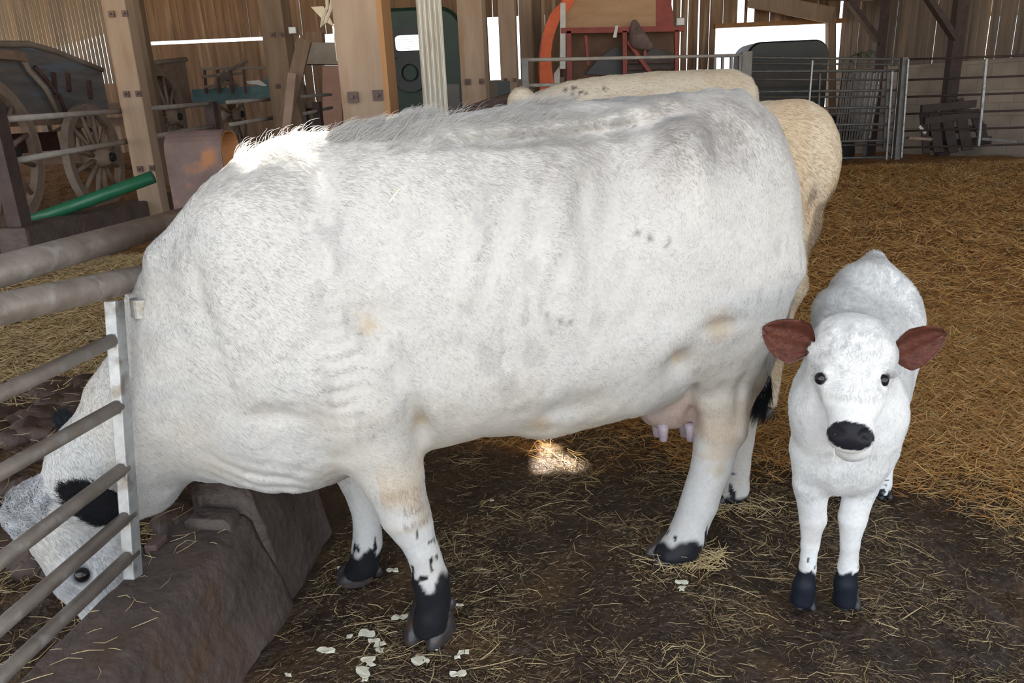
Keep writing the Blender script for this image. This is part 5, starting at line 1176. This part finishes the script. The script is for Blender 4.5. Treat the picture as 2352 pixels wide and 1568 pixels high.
XY = rej(700, -.85, 2.4, 1.15, 3.0, lambda X, Y: near(X, Y)*(X > KB[0]+.36+.12*(Y-KB[1]))); n = len(XY)
straws('pale_straw', XY, r_.uniform(.05, .14, n), r_.uniform(.0009, .0019, n), scol(n, r_, .5, (.42, .30, .14)), 'longer pale straws scattered on top of the dark mud', 6, .006, .08)
# little nest of straw at the hind hoof
hc = gnd(1560, 1295)
ang = r_.normal(-.6, 1.0, 110); rad_ = .05+.07*r_.random(110); XY = np.stack([hc[0]+np.cos(ang)*rad_*1.2, hc[1]+np.sin(ang)*rad_*.6], 1)
straws('straw_nest', XY, r_.uniform(.03, .12, 110), r_.uniform(.0008, .0016, 110), scol(110, r_, .3, (.60, .45, .22)), 'small nest of straw around the near hind hoof', 7, .01, .25)
XY = np.stack([gnd(1690, 1185)[0]+r_.normal(0, .07, 90), gnd(1690, 1185)[1]+r_.normal(0, .03, 90)], 1)
straws('straw_nest', XY, r_.uniform(.03, .11, 90), r_.uniform(.0008, .0016, 90), scol(90, r_, .3, (.60, .45, .22)), 'small tuft of straw in front of the far hind hoof', 8, .01, .25)
# left of the gate
XY = rej(60000, -4.2, -1.0, 1.2, 5.2, lambda X, Y: (X > -.80*Y-.3)*(X < KB[0]-.02+.12*(Y-KB[1]))*np.where(Y < 2.35, .75*clumpf(X, Y, 6, 14)+.1, 0)); n = len(XY)
straws('manger_straw', XY, r_.uniform(.04, .13, n), r_.uniform(.0008, .0016, n), scol(n, r_, .5, (.50, .36, .17)), 'pale straw in the feed passage under the cow head', 9, .008, .22)
XY = rej(70000, -5.0, -.5, 3.0, 5.4, lambda X, Y: smooth01(Y-.15*X+.3*(fbm(np.stack([X, Y, 0*X], -1), 3, 7, 2)-.5), 3.55, 3.9)*(X > -.80*Y-.3)); n = len(XY)
straws('passage_hay', XY, r_.uniform(.04, .14, n), r_.uniform(.0012, .0022, n), scol(n, r_, .5, (.46, .30, .14)), 'dry hay heaped beyond the neck rails at left', 10, .012, .25)
XY = rej(1200, -3.6, -1.1, 2.0, 3.5, lambda X, Y: .5+0*X); n = len(XY)
straws('loose_straw', XY, r_.uniform(.04, .12, n), r_.uniform(.0010, .0016, n), scol(n, r_, .3, (.55, .42, .22)), 'few straws lying on the dark dung heap', 12, .03, .2)
XY = np.stack([KB[0]+AX[0]*(s_ := r_.uniform(-.5, .6, 46))+AX[1]*(w_2 := r_.uniform(.01, .18, 46)), KB[1]+AX[1]*s_], 1)
straws('kerb_straw', XY, r_.uniform(.02, .07, 46), r_.uniform(.0006, .0012, 46), scol(46, r_, .3, (.5, .38, .2)), 'few straws stuck on top of the concrete kerb', 13, .001, .02, zf=lambda X, Y: np.where((Y-KB[1]) > .28, .36, .303)+0*X)
# dung clods behind the gate
cl = MB.__new__(MB)
Vs = []; Fs = []; nb = 0
bm = bmesh.new(); bmesh.ops.create_icosphere(bm, subdivisions=3, radius=1); iv = np.array([x.co[:] for x in bm.verts]); it = np.array([[x.index for x in f_.verts] for f_ in bm.faces]); bm.free()
for k in range(260):
    X = r_.uniform(-3.1, -1.15); Y = r_.uniform(2.15, 3.65); s = r_.uniform(.03, .085)
    p = iv*np.array([s*1.4, s*1.1, s*.7]); c = np.array([X, Y, gh(X, Y)+s*.15]); w = p+c
    w = w+(iv*((fbm(w, 12, 3, 3)-.5)*s*1.1)[:, None]); Vs.append(w); Fs.append(it+nb); nb += len(iv)
M['dung'] = mat_noise('dung', (.026, .014, .011), (.068, .040, .030), 14, .6, .9, c3=(.095, .065, .052), s3=6, dist=.008)
o = np_mesh('dung_heap', np.concatenate(Vs), np.concatenate(Fs), M['dung']); tag(o, 'heap of dark brown dung clods behind the feed gate', 'dung', kind='stuff')
# pale peelings on the wet floor
PE = [(845, 1455, 34), (858, 1470, 24), (872, 1478, 26), (874, 1493, 20), (802, 1462, 16), (828, 1459, 12), (750, 1502, 34), (847, 1520, 24), (850, 1530, 24), (834, 1548, 38), (838, 1565, 12), (918, 1417, 26), (998, 1474, 26), (960, 1514, 34), (980, 1516, 16), (1066, 1500, 22), (1050, 1513, 16), (1052, 1550, 30), (1055, 1390, 12), (902, 1312, 22), (780, 1307, 14), (1003, 1495, 12), (663, 1557, 14), (1565, 1340, 22), (1566, 1356, 20), (1130, 1152, 8), (260, 1478, 10)]
for k, (px, py, s) in enumerate(PE):
    if px < 300: continue
    c = gnd(px, py); c[2] = GZ(c)+.006; w = s*mpp(px, py, c[1]); a0 = r_.random()*6
    pl = []; K = 14
    for j in range(K):
        a_ = 2*pi*j/K; rr2 = w*.5*(1+.3*sin(2*a_+a0)+.18*r_.normal()); pl.append(c+np.array([cos(a_)*rr2, sin(a_)*rr2*.75, .002*sin(3*a_)]))
    o = MB().prism(pl, (0, 0, .0025)).build('peeling', M['peel'], loc=c)
    tag(o, 'pale peeling on the mud in front of the near hind hoof' if px > 1500 else 'pale peeling scrap lying on dark wet mud near the front hooves', 'peeling', 'pale peelings by the hind hoof' if px > 1500 else 'pale peelings around the front hooves')
